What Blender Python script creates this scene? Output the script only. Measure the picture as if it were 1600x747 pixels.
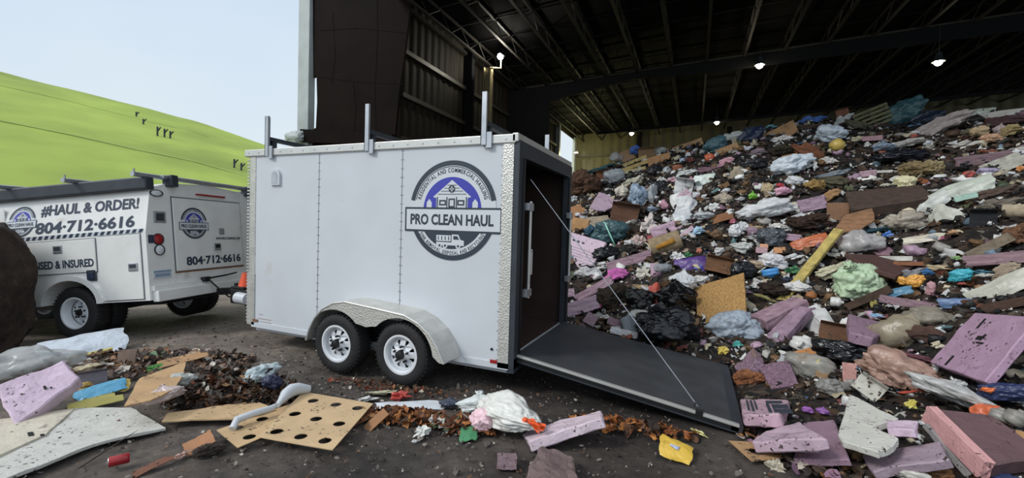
import bpy, bmesh, math, random
import numpy as np
from mathutils import Vector, Matrix, Euler, noise
S = bpy.context.scene
for o in list(bpy.data.objects): bpy.data.objects.remove(o)
COL = S.collection
R = math.radians
# ------------------------------------------------------------------ camera
CAM = Vector((1.70, -4.03, 1.725)); YAW, PIT, ROL = -.399, -.0303, .029
fw = Vector((math.sin(YAW)*math.cos(PIT), math.cos(YAW)*math.cos(PIT), math.sin(PIT)))
rt = Vector((math.cos(YAW), -math.sin(YAW), 0)); up = rt.cross(fw)
rt2 = rt*math.cos(ROL)+up*math.sin(ROL); up2 = up*math.cos(ROL)-rt*math.sin(ROL)
cd = bpy.data.cameras.new('camera'); cam = bpy.data.objects.new('camera', cd); COL.objects.link(cam)
mw = Matrix((rt2, up2, -fw)).transposed().to_4x4(); mw.translation = CAM; cam.matrix_world = mw
cd.sensor_width = 36; cd.lens = 674/1600*36; cd.clip_end = 600; cd.clip_start = .05
S.camera = cam
# ------------------------------------------------------------------ light
S.view_settings.view_transform = 'Standard'; S.view_settings.look = 'None'
S.view_settings.gamma = 1; S.view_settings.use_curve_mapping = False
S.view_settings.exposure = 0.0
W = bpy.data.worlds.new('sky'); S.world = W; W.use_nodes = True
nt = W.node_tree; nt.nodes.clear()
tc = nt.nodes.new('ShaderNodeTexCoord'); sp = nt.nodes.new('ShaderNodeSeparateXYZ')
cr = nt.nodes.new('ShaderNodeValToRGB'); bg = nt.nodes.new('ShaderNodeBackground'); wo = nt.nodes.new('ShaderNodeOutputWorld')
mpg = nt.nodes.new('ShaderNodeMapping'); mpg.inputs['Scale'].default_value = (1, 1, 2.5)
nz = nt.nodes.new('ShaderNodeTexNoise'); nz.inputs['Scale'].default_value = 1.6; nz.inputs['Detail'].default_value = 4
nt.links.new(tc.outputs['Generated'], sp.inputs[0]); nt.links.new(sp.outputs[2], cr.inputs[0])
nt.links.new(tc.outputs['Generated'], mpg.inputs[0]); nt.links.new(mpg.outputs[0], nz.inputs[0])
e = cr.color_ramp.elements
e[0].position = 0.0; e[0].color = (.90, .98, 1.0, 1)
e[1].position = .14; e[1].color = (.90, 1.0, 1.06, 1)
k = cr.color_ramp.elements.new(.40); k.color = (.78, .91, 1.06, 1)
k = cr.color_ramp.elements.new(.60); k.color = (1.0, 1.08, 1.18, 1)
k = cr.color_ramp.elements.new(1.0); k.color = (1.35, 1.42, 1.5, 1)
mx = nt.nodes.new('ShaderNodeMix'); mx.data_type = 'RGBA'; mx.blend_type = 'MULTIPLY'; mx.inputs[0].default_value = .35
cr2 = nt.nodes.new('ShaderNodeValToRGB'); cr2.color_ramp.elements[0].position = .35; cr2.color_ramp.elements[0].color = (.70, .82, .95, 1)
cr2.color_ramp.elements[1].position = .65
nt.links.new(nz.outputs[0], cr2.inputs[0]); nt.links.new(cr.outputs[0], mx.inputs[6]); nt.links.new(cr2.outputs[0], mx.inputs[7])
nt.links.new(mx.outputs[2], bg.inputs[0]); nt.links.new(bg.outputs[0], wo.inputs[0]); bg.inputs[1].default_value = .86
sl = bpy.data.lights.new('sun', 'SUN'); sl.energy = 1.8; sl.angle = R(14); sl.color = (1, .97, .92)
so = bpy.data.objects.new('sun', sl); COL.objects.link(so)
so.rotation_euler = Vector((.50, .62, -.62)).to_track_quat('-Z', 'Y').to_euler()

# ------------------------------------------------------------------ materials
def srgb(h):
    c = [int(h[i:i+2], 16)/255 for i in (0, 2, 4)]
    return tuple(v/12.92 if v <= .04045 else ((v+.055)/1.055)**2.4 for v in c)+(1,)
def mat(name, col, rough=.6, metal=0, var=.25, scale=6, dirt=0, dscale=3, dcol='3a3028', bump=0, bscale=40, spec=.5, coords='Object', alpha=None, pattern=None, specks=0):
    m = bpy.data.materials.new(name); m.use_nodes = True; n = m.node_tree; N = n.nodes; L = n.links
    b = N['Principled BSDF']; b.inputs['Roughness'].default_value = rough; b.inputs['Metallic'].default_value = metal
    b.inputs['Specular IOR Level'].default_value = spec
    t = N.new('ShaderNodeTexCoord'); vec = t.outputs[coords]
    if col == 'OBJ':
        c = N.new('ShaderNodeObjectInfo'); base = c.outputs['Color']
        geo = N.new('ShaderNodeNewGeometry'); vec = geo.outputs['Position']
    elif col == 'ATTR':
        c = N.new('ShaderNodeVertexColor'); c.layer_name = 'tint'; base = c.outputs['Color']
    else:
        c = N.new('ShaderNodeRGB'); c.outputs[0].default_value = srgb(col); base = c.outputs[0]
    if var:
        z = N.new('ShaderNodeTexNoise'); z.inputs['Scale'].default_value = scale; z.inputs['Detail'].default_value = 6; L.new(vec, z.inputs['Vector'])
        r = N.new('ShaderNodeMapRange'); r.inputs[1].default_value = .3; r.inputs[2].default_value = .7
        r.inputs[3].default_value = 1-var; r.inputs[4].default_value = 1+var*.4; L.new(z.outputs[0], r.inputs[0])
        x = N.new('ShaderNodeMix'); x.data_type = 'RGBA'; x.blend_type = 'MULTIPLY'; x.inputs[0].default_value = 1
        cc = N.new('ShaderNodeCombineColor'); [L.new(r.outputs[0], cc.inputs[i]) for i in range(3)]
        L.new(base, x.inputs[6]); L.new(cc.outputs[0], x.inputs[7]); base = x.outputs[2]
    if dirt:
        z = N.new('ShaderNodeTexNoise'); z.inputs['Scale'].default_value = dscale; z.inputs['Detail'].default_value = 8; z.inputs['Roughness'].default_value = .65; L.new(vec, z.inputs['Vector'])
        r = N.new('ShaderNodeMapRange'); r.inputs[1].default_value = .66-.22*dirt; r.inputs[2].default_value = .78-.12*dirt; r.inputs[4].default_value = .85; L.new(z.outputs[0], r.inputs[0])
        x = N.new('ShaderNodeMix'); x.data_type = 'RGBA'; L.new(r.outputs[0], x.inputs[0]); L.new(base, x.inputs[6]); x.inputs[7].default_value = srgb(dcol); base = x.outputs[2]
    if specks:
        z = N.new('ShaderNodeTexNoise'); z.inputs['Scale'].default_value = specks; z.inputs['Detail'].default_value = 3; L.new(vec, z.inputs['Vector'])
        r = N.new('ShaderNodeMapRange'); r.inputs[1].default_value = .635; r.inputs[2].default_value = .69
        z3 = N.new('ShaderNodeTexNoise'); z3.inputs['Scale'].default_value = 4; z3.inputs['Detail'].default_value = 4; L.new(vec, z3.inputs['Vector'])
        a3 = N.new('ShaderNodeMath'); a3.operation = 'MULTIPLY_ADD'; a3.inputs[1].default_value = .55; L.new(z3.outputs[0], a3.inputs[0]); a4 = N.new('ShaderNodeMath'); a4.operation = 'SUBTRACT'; a4.inputs[1].default_value = .30; L.new(z.outputs[0], a4.inputs[0]); L.new(a4.outputs[0], a3.inputs[2]); L.new(a3.outputs[0], r.inputs[0])
        x = N.new('ShaderNodeMix'); x.data_type = 'RGBA'; L.new(r.outputs[0], x.inputs[0]); L.new(base, x.inputs[6]); x.inputs[7].default_value = srgb('3b2e2a'); base = x.outputs[2]
    L.new(base, b.inputs['Base Color'])
    h = None
    if pattern == 'diamond':
        w = N.new('ShaderNodeTexVoronoi'); w.inputs['Scale'].default_value = 60; L.new(vec, w.inputs['Vector']); h = w.outputs['Distance']
    elif pattern == 'grid':
        mpn = N.new('ShaderNodeMapping'); L.new(vec, mpn.inputs[0]); w = N.new('ShaderNodeTexChecker'); w.inputs['Scale'].default_value = 45; L.new(vec, w.inputs['Vector']); h = w.outputs['Fac']
    elif bump:
        w = N.new('ShaderNodeTexNoise'); w.inputs['Scale'].default_value = bscale; w.inputs['Detail'].default_value = 5; L.new(vec, w.inputs['Vector']); h = w.outputs[0]
    if h is not None:
        u = N.new('ShaderNodeBump'); u.inputs['Strength'].default_value = bump or .4; u.inputs['Distance'].default_value = .02; L.new(h, u.inputs['Height']); L.new(u.outputs[0], b.inputs['Normal'])
    if alpha is not None: b.inputs['Alpha'].default_value = alpha
    return m
def glow(name, col, s):
    m = bpy.data.materials.new(name); m.use_nodes = True; b = m.node_tree.nodes['Principled BSDF']
    b.inputs['Emission Color'].default_value = col+(1,); b.inputs['Emission Strength'].default_value = s; b.inputs['Base Color'].default_value = col+(1,); return m
M = dict(
 white=mat('white_paint', 'c9ced4', .35, var=.05, scale=2, dirt=.12, dscale=1.6, dcol='b9b7b0'),
 truckwhite=mat('truck_white', 'e8e9e6', .4, var=.08, scale=3, dirt=.25, dscale=2.5, dcol='b9b2a8'),
 alu=mat('aluminium', 'd0d0cc', .35, .55, var=.1), galv=mat('galvanised', 'b7bcc2', .4, .7, var=.2),
 diamond=mat('diamond_plate', 'cfcec8', .38, .55, var=.15, pattern='diamond', bump=.28),
 black=mat('black_paint', '17181b', .45, var=.2), rubber=mat('tyre_rubber', '1d1d1f', .75, var=.3, scale=12, dirt=.35, dcol='3b3835', bump=.3),
 mat_rubber=mat('ramp_rubber', '404246', .6, var=.3, scale=4, dirt=.25, dcol='4a4743', pattern='grid', bump=.25),
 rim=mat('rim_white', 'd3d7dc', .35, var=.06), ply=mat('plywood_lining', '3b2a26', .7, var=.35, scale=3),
 navy=mat('decal_navy', '27364a', .5, var=.05), blue=mat('decal_blue', '3a3fa8', .5, var=.05), ink=mat('decal_ink', '2b3744', .5, var=.05), dwhite=mat('decal_white', 'cdd2d7', .45, var=.03),
 green=mat('decal_dark_green', '39443c', .5, var=.05),
 red=mat('red_lens', '9a1f24', .25, var=.1), clear=mat('clear_lens', 'd7dcdf', .15, var=.1), orange=mat('cone_orange', 'e8552f', .5, var=.1),
 grey=mat('grey_plastic', '6d7278', .5, var=.1), dark=mat('dark_gap', '121212', .8, var=0), rust=mat('rust', '8a5a3c', .8, var=.4, scale=20),
 glass=mat('dark_glass', '15191d', .08, var=0), steel=mat('dark_steel', '3c4249', .5, .3, var=.2),

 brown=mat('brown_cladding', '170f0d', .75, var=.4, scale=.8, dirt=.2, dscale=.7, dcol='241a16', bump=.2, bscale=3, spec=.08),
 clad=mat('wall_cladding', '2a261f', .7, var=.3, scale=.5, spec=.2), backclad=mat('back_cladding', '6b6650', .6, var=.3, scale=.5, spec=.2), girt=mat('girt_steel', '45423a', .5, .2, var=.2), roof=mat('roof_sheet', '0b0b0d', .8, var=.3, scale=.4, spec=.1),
 joist=mat('joist_steel', '35322e', .6, var=.3, scale=.6, spec=.3), frame=mat('frame_steel', '101114', .7, var=.2, spec=.2), post=mat('post_steel', '8a8062', .5, .3, var=.3, scale=2),
 trim=mat('pale_trim', 'aab2b2', .5, var=.25, scale=.8), grass=mat('hill_grass', '95a846', .9, var=.35, scale=.12, dirt=.45, dscale=.05, dcol='7d9638', bump=.3, bscale=1.5),
 dirt=mat('mound_soil', '3a2f28', .95, var=.5, scale=5, dirt=.4, dscale=8, dcol='57483c', bump=1, bscale=18),
 track=mat('hill_track', 'a9bd72', .9, var=.2, scale=.3),
 o_plastic=mat('bag_plastic', 'OBJ', .36, var=.12, scale=9, dirt=.22, dscale=6, dcol='4d4035', bump=.55, bscale=20),
 o_film=mat('clear_film', 'OBJ', .25, var=.15, scale=9, dirt=.2, dscale=6, dcol='6b6258', alpha=.6, bump=.3, bscale=25),
 o_black=mat('black_plastic', 'OBJ', .28, var=.2, scale=9, dirt=.1, dscale=6, dcol='4a4038', bump=.4, bscale=22),
 o_cloth=mat('rag_cloth', 'OBJ', .95, var=.3, scale=14, dirt=.25, dscale=6, dcol='453a30', bump=.6, bscale=60),
 o_card=mat('cardboard', 'OBJ', .85, var=.18, scale=5, dirt=.35, dscale=4, dcol='4f3d2c', bump=.15, bscale=60, specks=30),
 o_foam=mat('foam', 'OBJ', .7, var=.12, scale=10, dirt=.3, dscale=9, dcol='5a4650', bump=.3, bscale=45, specks=34),
 o_wood=mat('weathered_wood', 'OBJ', .85, var=.35, scale=9, dirt=.35, dscale=7, dcol='4a3a2c', bump=.4, bscale=40),
 o_chip=mat('chipboard', 'OBJ', .85, var=.55, scale=38, dirt=.3, dscale=2.5, dcol='7d6238', bump=.5, bscale=60),
 o_clump=mat('soil_clump', 'OBJ', .95, var=.55, scale=14, dirt=.5, dscale=9, dcol='2a211a', bump=1, bscale=30),
 wads=mat('wad_litter', 'ATTR', .55, var=.15, scale=14, dirt=.2, dscale=9, dcol='3d332a', bump=.5, bscale=40),
 litter=mat('loose_litter', 'ATTR', .7, var=.2, scale=12, dirt=.3, dscale=9, dcol='3d332a'),
)
def yard_material():      # dark damp asphalt, dustier towards the open yard
    m = bpy.data.materials.new('asphalt'); m.use_nodes = True; N = m.node_tree.nodes; L = m.node_tree.links; b = N['Principled BSDF']
    t = N.new('ShaderNodeTexCoord'); sx = N.new('ShaderNodeSeparateXYZ'); L.new(t.outputs['Object'], sx.inputs[0])
    def nz_(sc, de=6, ro=.6):
        z = N.new('ShaderNodeTexNoise'); z.inputs['Scale'].default_value = sc; z.inputs['Detail'].default_value = de; z.inputs['Roughness'].default_value = ro; L.new(t.outputs['Object'], z.inputs['Vector']); return z.outputs[0]
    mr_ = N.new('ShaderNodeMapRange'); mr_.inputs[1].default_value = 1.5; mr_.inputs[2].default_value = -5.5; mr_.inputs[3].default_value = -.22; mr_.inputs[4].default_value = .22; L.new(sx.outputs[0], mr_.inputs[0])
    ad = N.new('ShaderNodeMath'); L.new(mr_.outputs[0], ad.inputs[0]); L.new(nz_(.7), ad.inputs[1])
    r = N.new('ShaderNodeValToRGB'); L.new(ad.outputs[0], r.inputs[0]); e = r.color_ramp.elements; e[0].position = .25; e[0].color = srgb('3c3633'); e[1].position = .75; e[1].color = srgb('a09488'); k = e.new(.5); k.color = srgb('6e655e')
    z2 = nz_(9, 8, .75); r2 = N.new('ShaderNodeMapRange'); r2.inputs[1].default_value = .35; r2.inputs[2].default_value = .68; r2.inputs[3].default_value = .55; r2.inputs[4].default_value = 1.25; L.new(z2, r2.inputs[0])
    x = N.new('ShaderNodeMix'); x.data_type = 'RGBA'; x.blend_type = 'MULTIPLY'; x.inputs[0].default_value = 1; cc = N.new('ShaderNodeCombineColor'); [L.new(r2.outputs[0], cc.inputs[i]) for i in range(3)]; L.new(r.outputs[0], x.inputs[6]); L.new(cc.outputs[0], x.inputs[7]); L.new(x.outputs[2], b.inputs['Base Color'])
    rr = N.new('ShaderNodeMapRange'); rr.inputs[1].default_value = .35; rr.inputs[2].default_value = .6; rr.inputs[3].default_value = .55; rr.inputs[4].default_value = .9; L.new(ad.outputs[0], rr.inputs[0]); L.new(rr.outputs[0], b.inputs['Roughness'])
    u = N.new('ShaderNodeBump'); u.inputs['Strength'].default_value = 1; u.inputs['Distance'].default_value = .03; L.new(nz_(26, 8, .8), u.inputs['Height']); L.new(u.outputs[0], b.inputs['Normal']); return m
M['asphalt'] = yard_material()
# ------------------------------------------------------------------ helpers
def link(name, me, m=None, parent=None):
    o = bpy.data.objects.new(name, me); COL.objects.link(o)
    if m is not None and me is not None: me.materials.append(M[m] if isinstance(m, str) else m)
    if parent is not None: o.parent = parent
    return o
def thing(name, label, cat, loc=(0, 0, 0), rot=(0, 0, 0), group=None):
    o = bpy.data.objects.new(name, None); COL.objects.link(o); o.location = loc; o.rotation_euler = rot; o.empty_display_size = .1
    return tag(o, label, cat, group)
def tag(o, label=None, cat=None, group=None, kind=None):
    for k, v in (('label', label), ('category', cat), ('group', group), ('kind', kind)):
        if v: o[k] = v
    return o
class B:
    def __init__(s): s.b = bmesh.new()
    def box(s, x0, x1, y0, y1, z0, z1, mtx=None, bev=0):
        t = bmesh.new(); bmesh.ops.create_cube(t, size=1)
        for v in t.verts: v.co = Vector(((x0+x1)/2+v.co.x*(x1-x0), (y0+y1)/2+v.co.y*(y1-y0), (z0+z1)/2+v.co.z*(z1-z0)))
        if bev: bmesh.ops.bevel(t, geom=t.edges[:], offset=bev, segments=2, affect='EDGES', profile=.5)
        return s.add(t, mtx)
    def add(s, t, mtx=None):
        if mtx is not None: t.transform(mtx)
        me = bpy.data.meshes.new('t'); t.to_mesh(me); t.free(); s.b.from_mesh(me); bpy.data.meshes.remove(me); return s
    def tube(s, pts, r, n=8, cap=True):
        pts = [Vector(p) for p in pts]; t = bmesh.new(); rings = []
        rs = r if isinstance(r, (list, tuple)) else [r]*len(pts)
        for i, p in enumerate(pts):
            d = (pts[min(i+1, len(pts)-1)]-pts[max(i-1, 0)]).normalized()
            a = d.cross(Vector((0, 0, 1)) if abs(d.z) < .9 else Vector((1, 0, 0))).normalized(); b = d.cross(a)
            rings.append([t.verts.new(p+rs[i]*(a*math.cos(2*math.pi*k/n)+b*math.sin(2*math.pi*k/n))) for k in range(n)])
        for i in range(len(rings)-1):
            for k in range(n): t.faces.new((rings[i][k], rings[i][(k+1) % n], rings[i+1][(k+1) % n], rings[i+1][k]))
        if cap: t.faces.new(rings[0]); t.faces.new(rings[-1])
        return s.add(t)
    def lathe(s, prof, axis='z', n=32, mtx=None, closed=False):
        t = bmesh.new(); rings = []
        for r, h in prof: rings.append([t.verts.new((r*math.cos(2*math.pi*k/n), r*math.sin(2*math.pi*k/n), h)) for k in range(n)])
        m = len(rings)
        for i in range(m if closed else m-1):
            for k in range(n):
                a, b = rings[i], rings[(i+1) % m]; t.faces.new((a[k], a[(k+1) % n], b[(k+1) % n], b[k]))
        bmesh.ops.remove_doubles(t, verts=t.verts[:], dist=1e-5)
        if axis == 'y': t.transform(Matrix.Rotation(R(90), 4, 'X'))
        if axis == 'x': t.transform(Matrix.Rotation(R(90), 4, 'Y'))
        return s.add(t, mtx)
    def prism(s, poly, dvec, mtx=None, bev=0):
        t = bmesh.new(); d = Vector(dvec); a = [t.verts.new(Vector(p)) for p in poly]; b = [t.verts.new(Vector(p)+d) for p in poly]; n = len(a)
        t.faces.new(a); t.faces.new(b[::-1])
        for i in range(n): t.faces.new((a[i], b[i], b[(i+1) % n], a[(i+1) % n]))
        if bev: bmesh.ops.bevel(t, geom=t.edges[:], offset=bev, segments=1, affect='EDGES')
        return s.add(t, mtx)
    def build(s, name, m, parent=None, smooth=False):
        bmesh.ops.recalc_face_normals(s.b, faces=s.b.faces[:])
        me = bpy.data.meshes.new(name); s.b.to_mesh(me); s.b.free()
        if smooth:
            me.polygons.foreach_set('use_smooth', [True]*len(me.polygons))
            me.set_sharp_from_angle(angle=R(40))
        return link(name, me, m, parent)
def arrmesh(name, V, F, smooth=False, tint=None):
    me = bpy.data.meshes.new(name); V = np.asarray(V, np.float32); F = np.asarray(F, np.int32)
    me.vertices.add(len(V)); me.vertices.foreach_set('co', V.ravel()); k = F.shape[1]
    me.loops.add(F.size); me.loops.foreach_set('vertex_index', F.ravel()); me.polygons.add(len(F))
    me.polygons.foreach_set('loop_start', np.arange(0, F.size, k, dtype=np.int32)); 
    if smooth: me.polygons.foreach_set('use_smooth', np.ones(len(F), bool))
    me.update(calc_edges=True); me.validate()
    if tint is not None:
        a = me.color_attributes.new('tint', 'FLOAT_COLOR', 'POINT'); a.data.foreach_set('color', np.c_[tint, np.ones(len(tint))].astype(np.float32).ravel())
    return me
def gridF(nx, ny):
    i = np.arange(nx*ny).reshape(nx, ny); return np.stack([i[:-1, :-1], i[1:, :-1], i[1:, 1:], i[:-1, 1:]], -1).reshape(-1, 4)
def fill2d(loops, ext):            # flat shape with holes, thickness ext, in the xy plane
    cu = bpy.data.curves.new('f', 'CURVE'); cu.dimensions = '2D'; cu.fill_mode = 'BOTH'; cu.extrude = ext/2
    for lp in loops:
        s = cu.splines.new('POLY'); s.points.add(len(lp)-1)
        for p, q in zip(s.points, lp): p.co = (q[0], q[1], 0, 1)
        s.use_cyclic_u = True
    return curve_bm(cu)
def curve_bm(cu):
    o = bpy.data.objects.new('f', cu); COL.objects.link(o); dg = bpy.context.evaluated_depsgraph_get(); dg.update()
    me = bpy.data.meshes.new_from_object(o.evaluated_get(dg)); t = bmesh.new(); t.from_mesh(me)
    bpy.data.objects.remove(o); bpy.data.curves.remove(cu); bpy.data.meshes.remove(me); return t
def text_bm(s, bold=.02):
    cu = bpy.data.curves.new('t', 'FONT'); cu.body = s; cu.size = 1; cu.offset = bold; cu.extrude = .001; cu.resolution_u = 3; return curve_bm(cu)
def frame(o, u, v):                # matrix: local x->u, y->v, z->normal
    u = Vector(u).normalized(); v = Vector(v); v = (v-u*v.dot(u)).normalized(); w = u.cross(v)
    m = Matrix((u, v, w)).transposed().to_4x4(); m.translation = Vector(o); return m
def fit_text(b, s, fr, x0, x1, y0, y1, bold=.02, th=.002):
    t = text_bm(s, bold); xs = [v.co.x for v in t.verts]; ys = [v.co.y for v in t.verts]
    for v in t.verts:
        v.co = Vector((x0+(v.co.x-min(xs))/(max(xs)-min(xs))*(x1-x0), y0+(v.co.y-min(ys))/(max(ys)-min(ys))*(y1-y0), th if v.co.z > 0 else 0))
    b.add(t, fr)
def arc(r, a0, a1, n=40, cx=0, cy=0): return [(cx+r*math.cos(R(a0+(a1-a0)*i/n)), cy+r*math.sin(R(a0+(a1-a0)*i/n))) for i in range(n+1)]
def band(r0, r1, a0, a1): return arc(r1, a0, a1)+arc(r0, a1, a0)
def arc_text(b, s, fr, r, a0, a1, h, inside=False, z=0, bold=.03):
    n = len(s)
    def adv(c):
        if c == ' ': return .34
        t = text_bm(c, bold); xs = [v.co.x for v in t.verts]; t.free(); return max(xs)-min(xs)+.13
    wd = [adv(c) for c in s]; tot = sum(wd); acc = 0
    for c, w in zip(s, wd):
        a = a0+(a1-a0)*(acc+w/2)/tot; acc += w
        if c == ' ': continue
        t = text_bm(c, bold); xs = [v.co.x for v in t.verts]; mx_ = (min(xs)+max(xs))/2
        for v in t.verts: v.co = Vector(((v.co.x-mx_)*h*abs(R(a1-a0))*r/(tot*h), v.co.y*h*1.4, v.co.z))
        rot = a-90 if not inside else a+90
        rr = r if not inside else r+h
        m = Matrix.Translation((r*math.cos(R(a)), r*math.sin(R(a)), z)) if not inside else Matrix.Translation((rr*math.cos(R(a)), rr*math.sin(R(a)), z))
        b.add(t, fr @ m @ Matrix.Rotation(R(rot), 4, 'Z'))
def logo(parent, fr, s):
    """round company badge in the local xy plane of fr, outer radius s"""
    fr = fr @ Matrix.Scale(s, 4); Z = lambda k: fr @ Matrix.Translation((0, 0, k*.004/s))
    def shape(b, loops, k): b.add(fill2d(loops, .001/s), Z(k))
    b = B(); shape(b, [arc(.99, 0, 360)[:-1]], .3); base = b.build('badge', 'dwhite', parent)
    b = B(); shape(b, [band(.90, 1, 12, 168)], .6); shape(b, [band(.868, .885, 14, 166)], .6)
    shape(b, [band(.90, 1, 205, 335)], .6)
    shape(b, [[(-1.12, -.44), (1.12, -.44), (1.12, .06), (-1.12, .06)]], .9)
    shape(b, [arc(.775, 208, 332)], .6)
    arc_text(b, 'RESIDENTIAL AND COMMERCIAL HAULING', fr, .765, 164, 16, .085, z=.6*.004/s)
    arc_text(b, 'JUNK REMOVAL, DISPOSAL AND RECYCLING', fr, .815, 212, 328, .075, inside=True, z=.6*.004/s)
    b.build('badge_ring', 'ink', base)
    b = B(); shape(b, [[(.67*math.cos(R(a)), .67*math.sin(R(a))) for a in range(4, 177, 4)]], .6); b.build('badge_sky', 'blue', base)
    b = B(); shape(b, [[(-1.08, -.40), (1.08, -.40), (1.08, .02), (-1.08, .02)]], 1.2)
    shape(b, [[(-.44, .27), (0, .61), (.44, .27), (.36, .25), (.36, .06), (-.36, .06), (-.36, .25)]], .9)
    for x in (-.53, .53): shape(b, [[(x-.06, .06), (x-.06, .16), (x, .23), (x+.06, .16), (x+.06, .06)]], .9)
    shape(b, [[(-.34, -.50), (.0, -.50), (.0, -.62), (-.34, -.62)]], .9); shape(b, [[(.02, -.48), (.17, -.48), (.22, -.58), (.30, -.60), (.30, -.70), (-.34, -.70), (-.34, -.64), (.02, -.64)]], .9)
    for x in (-.26, -.13, .17): shape(b, [arc(.055, 0, 360, 14, x, -.71)[:-1]], 1.1)
    shape(b, [[(-.18, -.80), (.1, -.80), (.1, -.785), (-.18, -.785)]], .9)
    b.build('badge_house', 'dwhite', base)
    b = B(); fit_text(b, 'PRO CLEAN HAUL', Z(1.5), -.98, .94, -.30, -.075, .035, .001/s)
    b.build('badge_lettering', 'ink', base); b = B()
    for x0, x1, y0, y1 in ((-.29, -.13, .10, .21), (.13, .29, .10, .21), (-.075, .075, .06, .24)): shape(b, [[(x0, y0), (x1, y0), (x1, y1), (x0, y1)], [(x0+.03, y0+.03), (x1-.03, y0+.03), (x1-.03, y1-.03), (x0+.03, y1-.03)]], 1.3)
    for y in (.32, .38, .44, .50): w = (.59-y)*1.2; shape(b, [[(-w, y), (w, y), (w, y+.012), (-w, y+.012)]], 1.3)
    shape(b, [arc(.075, 0, 360, 18, 0, .43)[:-1]], 1.5)
    for x in (-.335, .335, -.11, .11): shape(b, [[(x-.012, .06), (x+.012, .06), (x+.012, .27), (x-.012, .27)]], 1.3)
    for k in range(4): shape(b, [[(-.30+k*.08, -.60), (-.28+k*.08, -.60), (-.28+k*.08, -.52), (-.30+k*.08, -.52)]], 1.3)
    shape(b, [[(.06, -.51), (.15, -.51), (.19, -.58), (.06, -.58)]], 1.3)
    for x in (-.26, -.13, .17): shape(b, [arc(.025, 0, 360, 12, x, -.71)[:-1]], 1.5)
    b.build('badge_linework', 'ink', base)
    b = B(); shape(b, [[(-.05, .43-.012), (.05, .43-.012), (.05, .43+.012), (-.05, .43+.012)]], 1.8); shape(b, [[(-.012, .38), (.012, .38), (.012, .48), (-.012, .48)]], 1.8)
    b.build('badge_gable_window', 'dwhite', base)
    return base
# ------------------------------------------------------------------ setting: ground, hill, building
def gz(x): return -.07*np.maximum(0, -np.asarray(x, float)-4.4)
def vnoise(shape_pts, seed, scale):         # value noise at (x, y) points
    rng = np.random.default_rng(seed); G = rng.random((256, 256)); x = shape_pts[0]*scale; y = shape_pts[1]*scale
    xi = np.floor(x).astype(int); yi = np.floor(y).astype(int); fx = x-xi; fy = y-yi; fx = fx*fx*(3-2*fx); fy = fy*fy*(3-2*fy)
    g = lambda a, b: G[(xi+a) % 256, (yi+b) % 256]
    return (g(0, 0)*(1-fx)+g(1, 0)*fx)*(1-fy)+(g(0, 1)*(1-fx)+g(1, 1)*fx)*fy-.5
def ground():
    xs = np.concatenate([np.linspace(-90, -9, 40), np.linspace(-8.8, 6, 230), np.linspace(7, 45, 30)]); ys = np.concatenate([np.linspace(-25, -4.5, 20), np.linspace(-4.3, 4, 130), np.linspace(4.5, 60, 40)])
    X, Y = np.meshgrid(xs, ys, indexing='ij'); Z = gz(np.maximum(X, -14))+.03*vnoise((X, Y), 3, 1.1)+.016*vnoise((X, Y), 4, 4.3)-.02
    return arrmesh('ground', np.stack([X, Y, Z], -1).reshape(-1, 3), gridF(*X.shape), True)
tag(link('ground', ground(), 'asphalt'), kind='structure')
def hill():
    az = np.radians(np.linspace(-100, 3, 90)); s = np.concatenate([np.linspace(0, 1, 40), [1.1, 1.5, 2.2]]); A, T = np.meshgrid(az, s, indexing='ij')
    a0 = np.degrees(A)                       # azimuth from +y towards +x
    el = np.interp(a0, [-100, -72.4, -68.8, -64.6, -59.3, -52.7, -47, -30, 3], [.24, .205, .2, .19, .178, .148, .125, .09, .05])
    dc = 72+12*np.sin(A*3); d = 24+(dc-24)*T; z = np.where(T <= 1, -.7+(1.725+el*dc+.7)*T**1.02, 1.725+el*dc+(T-1)*6)
    V = np.stack([CAM.x+d*np.sin(A), CAM.y+d*np.cos(A), z+.25*vnoise((d*.3, a0*.3), 8, 1)*T], -1)
    return arrmesh('hill', V.reshape(-1, 3), gridF(*A.shape), True), az
hm, _ = hill(); tag(link('hill', hm, 'grass'), kind='structure')
def hpt(az, T):
    a0 = az; el = np.interp(a0, [-100, -72.4, -68.8, -64.6, -59.3, -52.7, -47, -30, 3], [.24, .205, .2, .19, .178, .148, .125, .09, .05]); A = R(az)
    dc = 72+12*math.sin(A*3); d = 24+(dc-24)*T; return Vector((CAM.x+d*math.sin(A), CAM.y+d*math.cos(A), -.7+(1.725+el*dc+.7)*T**1.02))
b = B()
for (a0, t0, a1, t1, w) in ((-80, .52, -54, .47, .35), (-54, .47, -48, .43, .3), (-80, .83, -58, .80, .18)):
    P_ = [hpt(a0+(a1-a0)*i/40, t0+(t1-t0)*i/40)+Vector((0, 0, .06)) for i in range(41)]; b.tube(P_, w*.16, 6)
tag(b.build('hill_track', 'track'), kind='structure')
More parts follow.
